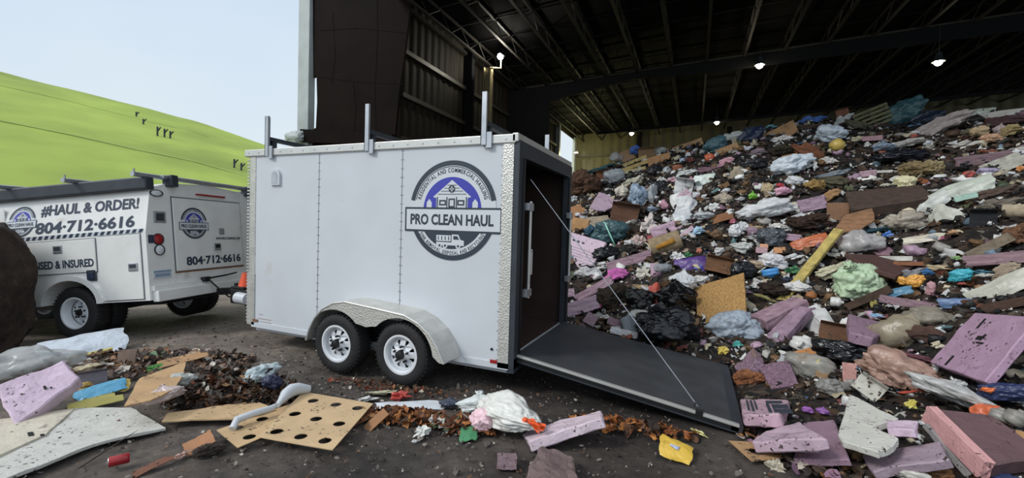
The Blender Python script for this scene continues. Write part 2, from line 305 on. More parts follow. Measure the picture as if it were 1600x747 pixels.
# building ---------------------------------------------------------
XW, YB, YF = -11.0, 43.5, 12.0
def corrug(u0, u1, z0, z1, pitch=.45, dep=.06):
    us = []; u = u0
    while u < u1: us += [(u, 0), (u+pitch*.45, 0), (u+pitch*.55, dep), (u+pitch*.9, dep)]; u += pitch
    us.append((u1, 0)); return us
def cwall(name, p0, axis, u0, u1, z0, z1, out, m, pitch=.45):
    us = corrug(u0, u1, z0, z1, pitch); V = []
    for u, d in us:
        for z in (z0, z1): V.append((p0+out*d, u, z) if axis == 'y' else (u, p0+out*d, z))
    n = len(us); F = [(2*i, 2*i+2, 2*i+3, 2*i+1) for i in range(n-1)]
    o = link(name, arrmesh(name, V, F), m); tag(o, kind='structure'); return o
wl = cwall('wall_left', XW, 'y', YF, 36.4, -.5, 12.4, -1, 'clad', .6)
for z in (1.6, 3.6, 5.6, 7.6, 9.6, 11.6):
    b = B(); b.box(XW+.01, XW+.22, YF+.3, 36.4, z-.1, z+.1); b.build('girt', 'girt', wl)
for y in (18.3, 30.5):
    b = B(); b.box(XW+.05, XW+.55, y-.18, y+.18, -.3, 11.9); b.build('column', 'frame', wl)
b = B(); b.box(XW-.05, XW+.35, 36.35, 36.75, -.3, 11.7); b.build('door_jamb', 'trim', wl)
b = B(); b.box(XW-.05, XW+.2, 42.7, 43.4, -.3, 11.7); b.build('door_jamb', 'trim', wl)
b = B(); b.box(XW-.06, XW+.06, 36.4, YB, 11.5, 12.4); b.build('door_header', 'clad', wl)
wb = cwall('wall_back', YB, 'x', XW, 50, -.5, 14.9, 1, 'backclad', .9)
for z in (2.5, 5.0, 7.4, 9.7):
    b = B(); b.box(XW+.3, 50, YB-.25, YB-.02, z-.1, z+.1); b.build('girt', 'girt', wb)
for x in (-4, 4.5, 13, 21.5, 30):
    b = B(); b.box(x-.2, x+.2, YB-.5, YB-.02, -.3, 12); b.build('column', 'frame', wb)
# roof
def zr(x): return 12.1+.045*(x-XW)
YR = 1.0
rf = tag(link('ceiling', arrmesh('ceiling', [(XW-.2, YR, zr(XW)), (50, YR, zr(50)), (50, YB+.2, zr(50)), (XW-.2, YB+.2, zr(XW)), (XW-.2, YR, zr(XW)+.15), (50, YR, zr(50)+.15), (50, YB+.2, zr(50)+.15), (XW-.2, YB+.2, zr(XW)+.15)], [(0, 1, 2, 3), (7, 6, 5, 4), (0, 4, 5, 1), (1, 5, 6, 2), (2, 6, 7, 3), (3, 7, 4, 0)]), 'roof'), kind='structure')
for i in range(29):
    x = XW+1.0+i*2.0; z = zr(x)-.05; b = B()
    b.box(x-.06, x+.06, YR, YB, z-.08, z); b.box(x-.07, x+.07, YR, YB, z-.80, z-.70)
    if i < 22:
        y = YR; k = 0
        while y < YB-1: b.tube([(x, y, z-.05 if k % 2 else z-.72), (x, y+1.0, z-.72 if k % 2 else z-.05)], .025, 4, False); y += 1.0; k += 1
    b.build('roof_joist', 'joist', rf)
for k in range(22):
    y = YR+.5+k*2.05; b = B(); b.box(XW, 50, y-.03, y+.03, 0, .05, Matrix(((1, 0, 0, 0), (0, 1, 0, 0), (.045, 0, 1, zr(0)-.10), (0, 0, 0, 1)))); b.build('purlin', 'frame', rf)
pr = [(XW+.1, -.3), (-7.8, -.3), (-7.8, 10.35), (-5.5, 10.75), (-2.3, 11.3), (2.5, 11.2), (50, zr(50)-1.75), (50, zr(50)-.85), (XW+.1, zr(XW)-.6)]; y = 24.5
b = B(); b.prism([(x, y-.06, z) for x, z in pr], (0, .12, 0)); rft = b.build('rafter', 'frame', rf)
b = B(); b.box(-9.5, 50, y-.16, y+.10, -.05, .03, Matrix(((1, 0, 0, 0), (0, 1, 0, 0), (.045, 0, 1, zr(0)-.75), (0, 0, 0, 1)))); b.build('top_flange', 'girt', rft)  # coloured paler than the rafter to paint in light caught along the flange
b = B(); b.box(-7, 50, 36.3, 36.5, -.1, .1, Matrix(((1, 0, 0, 0), (0, 1, 0, 0), (.045, 0, 1, 10.9), (0, 0, 0, 1)))); b.build('rafter', 'frame', rf)
# brown front return wall beside the opening, with a torn slit and bent foot
def at(px, py, y):                    # point of the plane y seen at a photo pixel (1600 wide)
    d = fw+(px-800)/674*rt2-(py-373.5)/674*up2; t = (y-CAM.y)/d.y; return CAM+d*t
fr_ = Matrix(((1, 0, 0, 0), (0, 0, -1, YF), (0, 1, 0, 0), (0, 0, 0, 1)))       # local xy -> world xz
q = lambda px, py: (at(px, py, YF).x, at(px, py, YF).z)
out = [q(490, -80), q(491, 122), q(496, 118), q(497, 160), q(495, 200), q(490, 203), (q(490, 203)[0], -.6), (q(618, 218)[0], -.6), q(618, 218), q(624, 150), q(631, 100), q(640, 30), q(648, -30), q(652, -80)]
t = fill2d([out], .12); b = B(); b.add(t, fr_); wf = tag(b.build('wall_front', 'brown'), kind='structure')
for pts in ([(500, 48), (560, 44), (638, 52)], [(498, 120), (560, 128), (630, 132)], [(589, -60), (590, 60), (586, 140), (588, 215)], [(552, 130), (556, 170), (553, 214)], [(520, 20), (524, 90), (519, 130)]):
    b = B(); b.tube([at(x, y, YF-.055) for x, y in pts], .022, 6); b.build('sheet_fold', 'brown', wf)
rng = random.Random(4)
b = B(); x0 = q(560, 100)[0]; x1 = q(636, 60)[0]
b.prism([(q(478, 204)[0], YF-.35, q(478, 204)[1]), (q(620, 222)[0], YF-.35, q(620, 222)[1]+.3), (q(620, 222)[0], YF-.35, q(620, 222)[1]-.2), (q(478, 224)[0], YF-.35, q(478, 224)[1])], (0, .3, 0)); b.build('foot_flashing', 'brown', wf)
b = B(); xs = [q(472, 100)[0], q(489, 100)[0]]; b.box(xs[0], xs[1], YF-.25, YF+.15, -.6, 15.2, None, .03); b.build('corner_trim', 'trim', wf)
bm = bmesh.new(); bmesh.ops.create_icosphere(bm, subdivisions=4, radius=1); c0 = at(462, 215, YF-.4)
for v in bm.verts:
    n = noise.fractal(v.co*1.6, 1, 2, 4); v.co = Vector((c0.x+v.co.x*.62*(1+.3*n), c0.y+v.co.y*.3, c0.z+v.co.z*.28*(1+.5*n)))
b = B(); b.add(bm); b.build('bent_flashing', 'trim', wf)
# yard column that carries the floodlight
pc = CAM+(fw+(763-800)/674*rt2-(106-373.5)/674*up2)*24.5
yc = thing('light_column', 'tall weathered steel column with a floodlight arm, behind the trailer roof', 'column', (pc.x, pc.y, 0))
b = B(); h = pc.z
for dx in (-.2, .2): b.box(dx-.025, dx+.025, -.18, .18, 0, h)
b.box(-.2, .2, -.015, .015, 0, h); b.build('column_shaft', 'post', yc)
lp = CAM+(fw+(783-800)/674*rt2-(88-373.5)/674*up2)*24.5-Vector((pc.x, pc.y, 0))
b = B(); b.tube([(0, -.1, h-.1), (.35, -.15, h-.1), (lp.x, lp.y, h), (lp.x, lp.y, lp.z-.12)], .05, 8); b.build('lamp_arm', 'post', yc)
def lamp_light(name, loc, e, r, parent, col=(1, .97, .92)):
    l = bpy.data.lights.new(name, 'POINT'); l.energy = e; l.shadow_soft_size = r; l.color = col; o = bpy.data.objects.new(name, l); COL.objects.link(o); o.location = loc; o.parent = parent
b = B(); b.lathe([(.02, .16), (.16, .12), (.24, .02), (.22, 0), (.02, .02)], mtx=Matrix.Translation(lp)); b.build('floodlight_hood', 'black', yc)
bm = bmesh.new(); bmesh.ops.create_uvsphere(bm, u_segments=16, v_segments=10, radius=.17); b = B(); b.add(bm, Matrix.Translation(lp)@Matrix.Translation((0, -.1, -.05))); b.build('floodlight_bulb', glow('floodlight_glow', (.95, .98, 1), 60), yc, True)
lamp_light('floodlight_light', lp+Vector((0, -.35, -.35)), 200, .2, yc, (1, .93, .75))
g2 = glow('bay_glow', (1, .88, .62), 40)
def bay_lamp(px, py, D, label, ztop):
    p = CAM+(fw+(px-800)/674*rt2-(py-373.5)/674*up2)*D
    o = thing('bay_light', label, 'ceiling light', p, group='hanging bay lights under the roof')
    b = B(); b.lathe([(.03, .5), (.12, .48), (.14, .3), (.27, .05), (.26, .04), (.12, .28)]); b.build('lamp_hood', 'steel', o, True)
    bm = bmesh.new(); bmesh.ops.create_uvsphere(bm, u_segments=12, v_segments=8, radius=.17); b = B(); b.add(bm, Matrix.Translation((0, 0, .02))); b.build('bulb', g2, o, True)
    b = B(); b.tube([(0, 0, .45), (0, 0, max(.6, ztop-p.z))], .015, 5); b.build('hanger', 'steel', o)
    lamp_light('bay_lamp_light', (0, 0, -.3), 45, .2, o, (1, .87, .62))
bay_lamp(1187, 103, 24.3, 'bright hanging bay light, left of the two nearer lights over the heap', 12)
bay_lamp(1466, 98, 21.7, 'hanging bay light farthest right, over the pale grey crest sack', 12.4)
bay_lamp(1120, 192, 36.2, 'small far bay light just above the cardboard on the heap crest', 12.4)
bay_lamp(987, 209, 39, 'small far bay light over the corrugated back wall, leftmost of the hanging lights', 12)
p = CAM+(fw+(900-800)/674*rt2-(238-373.5)/674*up2)*44.6
o = thing('wall_light', 'small lamp high in the back corner beside the bright doorway', 'wall light', p)
b = B(); b.box(-.2, .2, -.1, .1, 0, .15, None, .03); b.build('lamp_housing', 'steel', o)
b = B(); b.box(-.17, .17, -.08, .08, -.08, 0, None, .03); b.build('lamp_lens', g2, o)
lamp_light('wall_lamp_light', (.5, -.4, -.4), 330, .15, o, (1, .9, .5))
# ------------------------------------------------------------------ trailer (rear near corner at the origin, front towards -x)
L_, WD, Z0, Z1 = 3.97, 1.99, .28, 2.65
tr = thing('cargo_trailer', 'white enclosed tandem-axle cargo trailer with round company badge and open rear ramp', 'trailer')
b = B(); b.box(-L_+.18, 0, 0, .035, Z0, Z1-.08); b.box(-L_+.18, 0, WD-.035, WD, Z0, Z1-.08)
b.box(-L_+.02, -L_+.06, .15, WD-.15, Z0, Z1-.06)
b.box(-L_+.02, 0, .02, WD-.02, Z1-.07, Z1-.02); b.box(-L_+.05, 0, .03, WD-.03, Z0, Z0+.09)
body = b.build('body', 'white', tr)
b = B(); b.box(-L_+.08, -.05, .036, .05, Z0+.09, Z1-.08); b.box(-L_+.08, -.05, WD-.05, WD-.036, Z0+.09, Z1-.08); b.box(-L_+.07, -L_+.09, .05, WD-.05, Z0+.09, Z1-.08); b.box(-L_+.08, -.02, .05, WD-.05, Z0+.09, Z0+.10)
b.box(-2.9, -.9, .05, .25, Z0+.1, .55)
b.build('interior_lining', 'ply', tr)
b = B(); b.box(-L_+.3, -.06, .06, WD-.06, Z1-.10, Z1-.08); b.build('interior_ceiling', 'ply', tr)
b = B()
for x in (-2.63, -1.37):
    b.box(x-.004, x+.004, -.002, .001, Z0+.05, Z1-.1)
b.build('panel_seam', 'grey', body)
b = B(); bm = bmesh.new()
for x in (-2.645, -2.615, -1.385, -1.355, -.135, -L_+.20):
    z = Z0+.06
    while z < Z1-.1:
        b.box(x-.005, x+.005, -.005, 0, z-.005, z+.005); z += .1 if x in (-2.645, -2.615) or x > -1.4 else .15
b.build('rivets', 'galv', body)
# rails and trims
b = B(); b.box(-L_+.0, .02, -.025, .02, Z1-.09, Z1, None, .008); b.box(-L_, .02, WD-.02, WD+.02, Z1-.09, Z1, None, .008); b.box(-L_-.01, -L_+.06, .0, WD, Z1-.09, Z1, None, .008)
b.box(-.02, .05, -.025, WD+.02, Z1-.08, Z1+.01, None, .01)
b.box(-L_+.02, .0, .0, WD, Z1-.03, Z1-.005)
x = -L_+.08
while x < 0: b.box(x-.008, x+.008, -.032, -.024, Z1-.055, Z1-.039); x += .2
rail = b.build('roof_rail', 'alu', tr)
b = B(); b.box(-L_+.15, 0, -.012, .01, Z0-.03, Z0+.035); b.box(-L_+.1, -.02, .1, WD-.1, Z0-.1, Z0); b.build('bottom_rail', 'white', tr)
b = B(); pr = [(-L_+.20, -.006)]+[(-L_+.12+.12*math.cos(R(a)), .114+.12*math.sin(R(a))) for a in range(270, 179, -15)]+[(-L_, .2), (-L_+.03, .2), (-L_+.03, .12), (-L_+.2, .02)]
b.prism([(x, y, Z0-.01) for x, y in pr], (0, 0, Z1-Z0-.07)); ct = b.build('front_corner_trim', 'diamond', tr)
b = B(); z = Z0+.02
while z < Z1-.12: b.box(-L_-.018, -L_+.02, .03, .2, z, z+.02, None, .004); z += .046
b.build('corner_ridge', 'alu', ct)
b = B(); b.box(-L_+.06, -L_+.205, -.012, -.004, Z0, .98); b.build('stone_guard', 'diamond', tr)
b = B(); b.box(-.12, .0, -.012, .02, Z0-.02, Z1-.08); b.build('rear_corner_trim', 'diamond', tr)
b = B(); b.box(-.02, .06, -.006, .14, Z0-.02, Z1-.06); b.box(-.02, .06, WD-.14, WD+.006, Z0-.02, Z1-.06); b.box(-.02, .06, .14, WD-.14, 2.43, Z1-.06); b.box(-.02, .06, .0, WD, Z0-.06, Z0+.08)
rfm = b.build('rear_frame', 'steel', tr)
for y in (.12, WD-.12):
    b = B(); b.box(.055, .075, y-.02, y+.02, .4, 2.42); b.build('door_seal', 'black', rfm)
# cam bars
for y, z0, z1, lab in ((.275, .96, 1.99, 'lock_bar'), (WD-.10, .95, 1.95, 'lock_bar')):
    b = B(); b.tube([(.09, y, z0), (.09, y, z1)], .017, 10); lb = b.build(lab, 'alu', tr)
    b = B(); b.box(.055, .115, y-.11, y+.04, z1-.10, z1-.02, None, .006); b.build('bracket', 'galv', lb); b = B(); b.box(.055, .115, y-.11, y+.04, z0+.02, z0+.10, None, .006); b.build('bracket', 'galv', lb)
    b = B(); b.box(.06, .1, y+.05, y+.09, 1.2, 1.48, None, .01); b.tube([(.09, y, 1.46), (.09, y+.07, 1.46)], .012, 8); b.build('handle', 'alu', lb)
# vent, lights
b = B(); b.prism([(x, -.03, z) for x, z in [(-3.382+.085*math.cos(R(a)), 2.30+.085*math.sin(R(a))) for a in range(0, 181, 15)]+[(-3.467, 2.17), (-3.297, 2.17)]], (0, .03, 0)); v = b.build('side_vent', 'white', tr)
b = B(); b.prism([(x, -.034, z) for x, z in [(-3.382+.055*math.cos(R(a)), 2.295+.055*math.sin(R(a))) for a in range(0, 181, 15)]+[(-3.437, 2.19), (-3.327, 2.19)]], (0, .006, 0)); b.build('vent_louvre', 'galv', v)
b = B(); b.box(-.20, -.12, -.022, -.01, .30, .335, None, .004); b.build('side_marker', 'red', tr)
b = B(); b.lathe([(.0, 0), (.014, 0), (.014, .01), (0, .012)], 'y', 12, Matrix.Translation((-.19, 0, .44))); b.build('side_bolt', 'black', tr)
b = B(); b.box(-3.78, -3.70, -.022, -.01, .33, .36); b.build('front_marker', 'rust', tr)
b = B(); b.box(-3.70, -3.45, -.003, 0, .372, .376); b.box(-3.66, -3.44, -.003, 0, .33, .334); b.box(-3.69, -3.6, -.003, 0, .43, .433); b.build('data_sticker_line', 'rust', body)
logo(tr, frame((-.712, -.003, 1.872), (1, 0, 0), (0, 0, 1)), .537)
# roof ladder uprights and crossbars
for x, zt in ((-3.51, 3.07), (-1.85, 3.09), (-.33, 3.09)):
    b = B(); b.box(x-.03, x+.03, -.055, -.028, Z1-.1, zt); b.box(x-.03, x-.022, -.055, .02, Z1-.1, zt); b.box(x+.03, x+.09, -.045, -.03, Z1-.13, Z1+.03); r1 = b.build('rack_upright', 'galv', tr)
    b = B(); b.box(x-.035, x+.035, -.02, WD+.03, Z1+.10, Z1+.15); b.box(x-.03, x+.03, .02, .08, Z1, Z1+.11); b.box(x-.03, x+.03, WD-.08, WD-.02, Z1, Z1+.11); b.build('rack_crossbar', 'steel', r1)
b = B(); b.box(-.33-.03, -.33+.03, WD+.0, WD+.03, Z1-.1, 3.07); b.build('rack_upright', 'galv', tr)
# tandem fender
prof = [(-2.41, .33), (-2.36, .47), (-2.28, .60), (-2.16, .72), (-2.0, .80), (-1.83, .83), (-1.43, .80), (-1.03, .765), (-.86, .70), (-.72, .60), (-.62, .47), (-.55, .33)]
yo = -.36; b = B()
for i in range(len(prof)-1):
    (x0, z0), (x1, z1) = prof[i], prof[i+1]; b.prism([(x0, yo, z0), (x1, yo, z1), (x1, 0, z1), (x0, 0, z0)], (0, 0, -.006))
fd = b.build('fender', 'diamond', tr, True)
w1, w2, wz, wr = -1.976, -1.092, .3375, .3375
inner = [(-.60, .33)]+[(w2+.42*math.cos(R(a)), .33+.40*math.sin(R(a))) for a in range(8, 140, 8)]+[(-1.46, .60), (-1.534, .585), (-1.61, .60)]+[(w1+.42*math.cos(R(a)), .33+.40*math.sin(R(a))) for a in range(44, 176, 8)]+[(-2.39, .33)]
t = fill2d([prof+inner], .006); b = B(); b.add(t, Matrix(((1, 0, 0, 0), (0, 0, -1, yo), (0, 1, 0, 0), (0, 0, 0, 1)))); b.build('fender_skirt', 'diamond', fd)
b = B(); b.tube([(x, yo, z) for x, z in prof], .012, 8); b.build('fender_lip', 'alu', fd)
b = B(); b.box(-2.2, -.9, -.01, 0, .3, .6); b.build('wheel_well', 'black', fd)
def wheel(parent, c, r, w, rr, name='tyre', windows=8, face=-1, tm='rubber', depth=.045):
    """wheel with its axis along y, outer face towards -y"""
    c = Vector(c); m = Matrix.Translation(c)
    pf = [(rr, -w*.44), (rr+.02, -w*.5), (r*.80, -w*.53), (r*.93, -w*.48), (r*.985, -w*.38), (r, -w*.2), (r, w*.2), (r*.985, w*.38), (r*.93, w*.48), (r*.8, w*.53), (rr, w*.44)]
    b = B(); b.lathe([(a, -h) for a, h in pf], 'y', 56, m, True)
    for k in range(44):
        a = 2*math.pi*k/44
        for yy in (-.3, .3): b.box(-.006, .006, yy*w-.2*w*.8, yy*w+.2*w*.8, r-.012, r+.001, m@Matrix.Rotation(a, 4, 'Y'))
    ty = b.build(name, tm, parent, True)
    b = B(); b.lathe([(rr+.012, .47*w), (rr+.012, .50*w), (rr-.008, .50*w), (rr-.025, .42*w), (rr-.03, .1*w), (rr-.05, -.2*w), (rr-.05, -.4*w)], 'y', 48, m)
    # disc face with windows
    n = windows; lo = [arc(rr-.03, 0, 360, 48)[:-1]]
    for k in range(n):
        a = 360/n*(k+.5); r0, r1 = rr*.50, rr*.74
        lo.append([(r0*math.cos(R(a-4)), r0*math.sin(R(a-4))), (r1*math.cos(R(a-9)), r1*math.sin(R(a-9))), (r1*1.04*math.cos(R(a)), r1*1.04*math.sin(R(a))), (r1*math.cos(R(a+9)), r1*math.sin(R(a+9))), (r0*math.cos(R(a+4)), r0*math.sin(R(a+4)))])
    lo.append(arc(rr*.2, 0, 360, 24)[:-1])
    t = fill2d(lo, .012); fy = -w*.5+depth
    for v in t.verts:
        d = math.hypot(v.co.x, v.co.y); v.co.z += .03*math.cos(min(1, d/rr)*math.pi*1.2)
    b.add(t, Matrix.Translation(c+Vector((0, fy, 0)))@Matrix.Rotation(R(90), 4, 'X'))
    rim = b.build('rim', 'rim', ty, True)
    b = B(); b.lathe([(0, -.12), (.052, -.12), (.052, .02), (.045, .055), (.03, .06), (0, .06)], 'y', 20, Matrix.Translation(c+Vector((0, fy, 0))))
    for k in range(5): b.lathe([(0, .035), (.012, .035), (.012, -.02)], 'y', 6, Matrix.Translation(c+Vector((.082*math.cos(k*1.257+.3), fy, .082*math.sin(k*1.257+.3)))))
    b.build('hub_cap', 'black', ty, True)
    b = B(); b.lathe([(0, 0), (rr-.04, 0), (rr-.04, .02)], 'y', 32, Matrix.Translation(c+Vector((0, .02, 0)))); b.build('brake_drum', 'dark', ty)
    return ty
for x in (w1, w2):
    wheel(tr, (x, -.235, wz), wr, .21, .20, depth=.03)
    wheel(tr, (x, WD+.235, wz), wr, .21, .20, depth=.03)
    b = B(); b.tube([(x, -.2, wz), (x, WD+.2, wz)], .04, 8); b.build('axle', 'black', tr)
# ramp
he, en = Vector((.05, .08, .385)), Vector((2.12, .08, .075)); dr = (en-he); ln = dr.length; dr.normalize(); wdr = 1.83
mr = frame(he, dr, (0, 1, 0))
b = B(); b.box(0, ln, 0, wdr, -.07, 0, mr); rp = b.build('ramp_door', 'black', tr)
b = B(); b.box(.0, ln-.06, .045, wdr-.04, 0, .006, mr); b.build('ramp_matting', 'mat_rubber', rp)
b = B(); b.box(0, ln, -.004, .045, -.014, .008, mr, .003); b.build('edge_strip', 'alu', rp)
b = B(); b.box(0, ln, -.006, 0, -.062, -.052, mr); b.build('lower_edge_strip', 'steel', rp)
b = B(); b.box(ln-.06, ln+.03, 0, wdr, -.07, .004, mr); b.build('end_lip', 'steel', rp)
b = B(); b.box(1.74, 1.80, -.012, .04, -.01, .025, mr); b.tube([mr@Vector((1.73, .02, .02)), mr@Vector((1.72, .03, .07)), mr@Vector((1.77, .03, .08))], .01, 6); b.build('ramp_latch', 'black', rp)
b = B(); b.tube([(.06, .33, 2.23), mr@Vector((1.75, .03, .05))], .0045, 6); b.build('ramp_cable', 'galv', tr)
b = B(); b.box(-.3, .0, .18, WD-.3, .30, .36); b.build('rear_bumper', 'steel', tr)
# tongue
b = B(); b.tube([(-3.9, .35, .33), (-5.05, .98, .40)], .05, 6); b.tube([(-3.9, 1.64, .33), (-5.05, 1.01, .40)], .05, 6); b.box(-5.3, -4.95, .94, 1.05, .36, .47, None, .02); tg = b.build('tongue', 'black', tr)
b = B(); b.tube([(-4.6, .98, .12), (-4.6, .98, .95)], .035, 8); b.box(-4.68, -4.52, .9, 1.06, .1, .13); b.tube([(-4.6, .98, .9), (-4.6, .75, .9)], .012, 6); b.build('tongue_jack', 'galv', tg)
b = B(); random.seed(3)
for y in (.85, 1.1, .6): b.tube([(-4.4-.05*i, y+.02*math.sin(i), .40-.22*math.sin(i/9*3.14)) for i in range(10)], .016, 6)
b.build('safety_chain', 'steel', tg)
b = B(); b.tube([(-4.5, .42, .5), (-4.7, .40, .51)], .085, 14); b.build('gas_bottle', 'white', tg)
# ------------------------------------------------------------------ cone on the hitch
def cone():
    o = thing('traffic_cone', 'orange traffic cone standing on the hitch between the truck and the trailer', 'traffic cone', (-4.72, .545, .655))
    b = B(); b.lathe([(.10, .015), (.045, .22), (.035, .22), (.09, .0)]); b.build('cone_body', 'orange', o, True)
    b = B(); b.box(-.14, .14, -.14, .14, -.02, .015, None, .008); b.build('cone_base', 'black', o)
cone()
b = B(); b.box(-4.9, -4.5, .42, .72, .40, .63, None, .015); b.build('tongue_box', 'black', tg)
# ------------------------------------------------------------------ service truck; local frame: rear face x = 0, front towards -x, near side y = 0
tk = thing('service_truck', 'white service body truck with blue lettering and roof ladder rack, hitched to the trailer', 'truck', (-5.482, -.344, .498))
cy, sy, cp, sp_, c3, s3 = math.cos(.284), math.sin(.284), math.cos(.098), math.sin(.098), math.cos(-.014), math.sin(-.014)
tk.rotation_euler = (Matrix(((cy, -sy, 0), (sy, cy, 0), (0, 0, 1)))@Matrix(((cp, 0, -sp_), (0, 1, 0), (sp_, 0, cp)))@Matrix(((1, 0, 0), (0, c3, -s3), (0, s3, c3)))).to_euler()
TW = 2.28; wx, wzt = -1.30, -.13
b = B(); arch = [(wx+.47*math.cos(R(a)), .0+.36*math.sin(R(a))) for a in range(0, 181, 12)]
b.prism([(x, 0, z) for x, z in [(0, 0), (0, 1.0), (-3.0, 1.0), (-3.0, 0)]+arch[::-1]], (0, .42, 0)); b.prism([(x, TW-.42, z) for x, z in [(0, 0), (0, 1.0), (-3.0, 1.0), (-3.0, 0)]+arch[::-1]], (0, .42, 0))
b.box(-3.0, 0, .42, TW-.42, .34, 1.0); b.box(-.055, 0, .42, TW-.42, 0, .34)
sec = [(.0, 1.0), (.10, 1.58), (.16, 1.66), (.40, 1.74), (TW/2, 1.79), (TW-.40, 1.74), (TW-.16, 1.66), (TW-.10, 1.58), (TW, 1.0)]
b.prism([(0, y, z) for y, z in sec], (-3.0, 0, 0)); tb = b.build('truck_body', 'truckwhite', tk)
b = B(); b.box(-.42, -.06, .42, TW-.42, -.02, .34); b.box(-2.9, -.3, .5, TW-.5, -.12, .1); b.build('chassis', 'black', tk)
b = B(); b.prism([(x, 0, z) for x, z in [(wx+.56*math.cos(R(a)), .43*math.sin(R(a))) for a in range(0, 181, 10)]+[(wx+.47*math.cos(R(a)), .36*math.sin(R(a))) for a in range(180, -1, -10)]], (0, -.045, 0)); b.build('wheel_arch', 'truckwhite', tb)
def door(x0, x1, z0, z1, name):
    b = B(); b.box(x0-.012, x1+.012, -.003, 0, z0-.012, z1+.012); g = b.build('door_gap', 'grey', tb)
    b = B(); b.box(x0, x1, -.018, 0, z0, z1, None, .006); return b.build(name, 'truckwhite', tk)
d1 = door(-.77, -.09, .03, .97, 'compartment_door'); d2 = door(-1.98, -.83, .47, .95, 'compartment_lid'); d3 = door(-2.95, -2.02, .03, .95, 'compartment_door')
for d, x, z in ((d1, -.22, .50), (d2, -1.45, .83), (d3, -2.1, .6)):
    b = B(); b.box(x-.075, x+.075, -.028, -.017, z-.06, z+.06, None, .008); b.build('paddle_latch', 'galv', d)
    b = B(); b.box(x-.05, x+.05, -.033, -.027, z-.012, z+.035); b.build('latch_paddle', 'steel', d)
b = B(); b.box(-1.0, -.84, -.02, 0, .33, .50, None, .01); b.build('fuel_door', 'steel', tb)
b = B(); b.box(-.97, -.87, -.03, -.018, .36, .47, None, .01); b.build('fuel_cap', 'navy', tb)
# slanting upper side: local frame for lettering
us = frame((0, 0, 1.0), (1, 0, 0), (0, .10, .58))
us = us @ Matrix.Translation((0, 0, .003)); sd = frame((0, -.019, 0), (1, 0, 0), (0, 0, 1))
b = B(); fit_text(b, '#HAUL & ORDER!', us, -1.80, -.15, .335, .515, .03)
fit_text(b, '804\u00b7712\u00b76616', us, -1.86, -.19, .075, .255, .03); b.build('upper_lettering', 'navy', tk)
b = B(); b.box(-2.95, -.05, -.003, 0, .99, 1.045); st = b.build('hazard_stripe', 'dwhite', tk)
b = B(); x = -2.95
while x < -.1: b.prism([(x, -.004, .992), (x+.055, -.004, .992), (x+.085, -.004, 1.043), (x+.03, -.004, 1.043)], (0, -.002, 0)); x += .105
b.build('stripe_bar', 'navy', st)
b = B(); fit_text(b, 'LICENSED & INSURED', sd, -2.12, -.86, .545, .665, .028); b.build('side_lettering', 'navy', d2)
logo(tk, us@Matrix.Translation((-2.12, .29, 0)), .235)
b = B(); b.box(-2.75, -2.42, -.012, 0, 1.10, 1.5, frame((0, 0, 0), (1, 0, 0), (0, 1, 0))@Matrix.Translation((0, .06, 0)), .01); b.build('side_hatch', 'truckwhite', tk)
# rear
rr_ = frame((.024, 0, 0), (0, 1, 0), (0, 0, 1))
b = B(); b.box(-.003, .006, .43, 1.86, .365, 1.545); b.build('rear_door_gap', 'grey', tb); b = B(); b.box(-.003, .007, .43, 1.86, .355, .375); b.build('rust_streak', 'rust', tb)
b = B(); b.box(0, .022, .45, 1.84, .385, 1.525, None, .008); rd = b.build('rear_door', 'truckwhite', tk)
logo(tk, rr_@Matrix.Translation((.81, 1.135, .001)), .252)
b = B(); fit_text(b, '804\u00b7712\u00b76616', rr_, .62, 1.77, .455, .60, .032); fit_text(b, 'WWW.PROCLEANHAUL.COM', rr_, 1.23, 1.78, .86, .905, .015); b.build('rear_lettering', 'navy', rd)
b = B(); b.box(.022, .04, 1.17, 1.32, .68, .80, None, .01); b.build('rear_door_latch', 'galv', rd); b = B(); b.box(.022, .035, 1.30, 1.42, .95, 1.06, None, .008); b.build('rear_door_lock', 'galv', rd)
b = B(); b.box(.04, .05, 1.2, 1.29, .72, .78); b.build('latch_paddle', 'black', rd)
b = B(); b.box(0, .03, .9, 1.5, 1.60, 1.625); b.build('brake_light', 'red', tk)
b = B(); b.box(-.003, .012, .13, .33, 1.13, 1.30, None, .01); b.build('square_vent', 'galv', tk)
b = B(); b.box(.01, .02, .17, .29, 1.16, 1.27); b.build('vent_grille', 'steel', tk)
def lens(y, z, ry, rz, m, name):
    b = B(); b.lathe([(0, .03), (.8, .025), (1, .012), (1, 0)], 'x', 24, Matrix.Translation((0, y, z))@Matrix.Diagonal((1, ry, rz, 1))); o = b.build(name, m, tk, True)
    b = B(); b.lathe([(1.15, .02), (1.15, 0)], 'x', 24, Matrix.Translation((0, y, z))@Matrix.Diagonal((1, ry, rz, 1))); b.lathe([(1.0, .018), (1.15, .018)], 'x', 24, Matrix.Translation((0, y, z))@Matrix.Diagonal((1, ry, rz, 1))); b.build('lens_bezel', 'steel', o)
lens(.18, .885, .075, .075, 'red', 'tail_light'); lens(.19, .725, .07, .07, 'clear', 'reverse_light'); lens(.20, 1.57, .09, .045, 'clear', 'oval_light')
b = B(); b.box(0, .012, .03, .10, .83, .95); b.build('side_reflector', 'navy', tk)
b = B(); b.box(0, .012, .06, .36, .30, .43, None, .006); pl = b.build('licence_plate', 'dwhite', tk)
b = B(); b.box(.012, .015, .07, .35, .39, .42); b.box(.012, .015, .09, .33, .325, .375); b.build('plate_band', mat('plate_blue', '8ba3bd', .5), pl)
b = B(); b.box(0, .10, .04, TW-.04, -.03, .13, None, .012); b.box(0, .05, .03, TW-.03, .13, .20); bp = b.build('rear_bumper', 'truckwhite', tk)
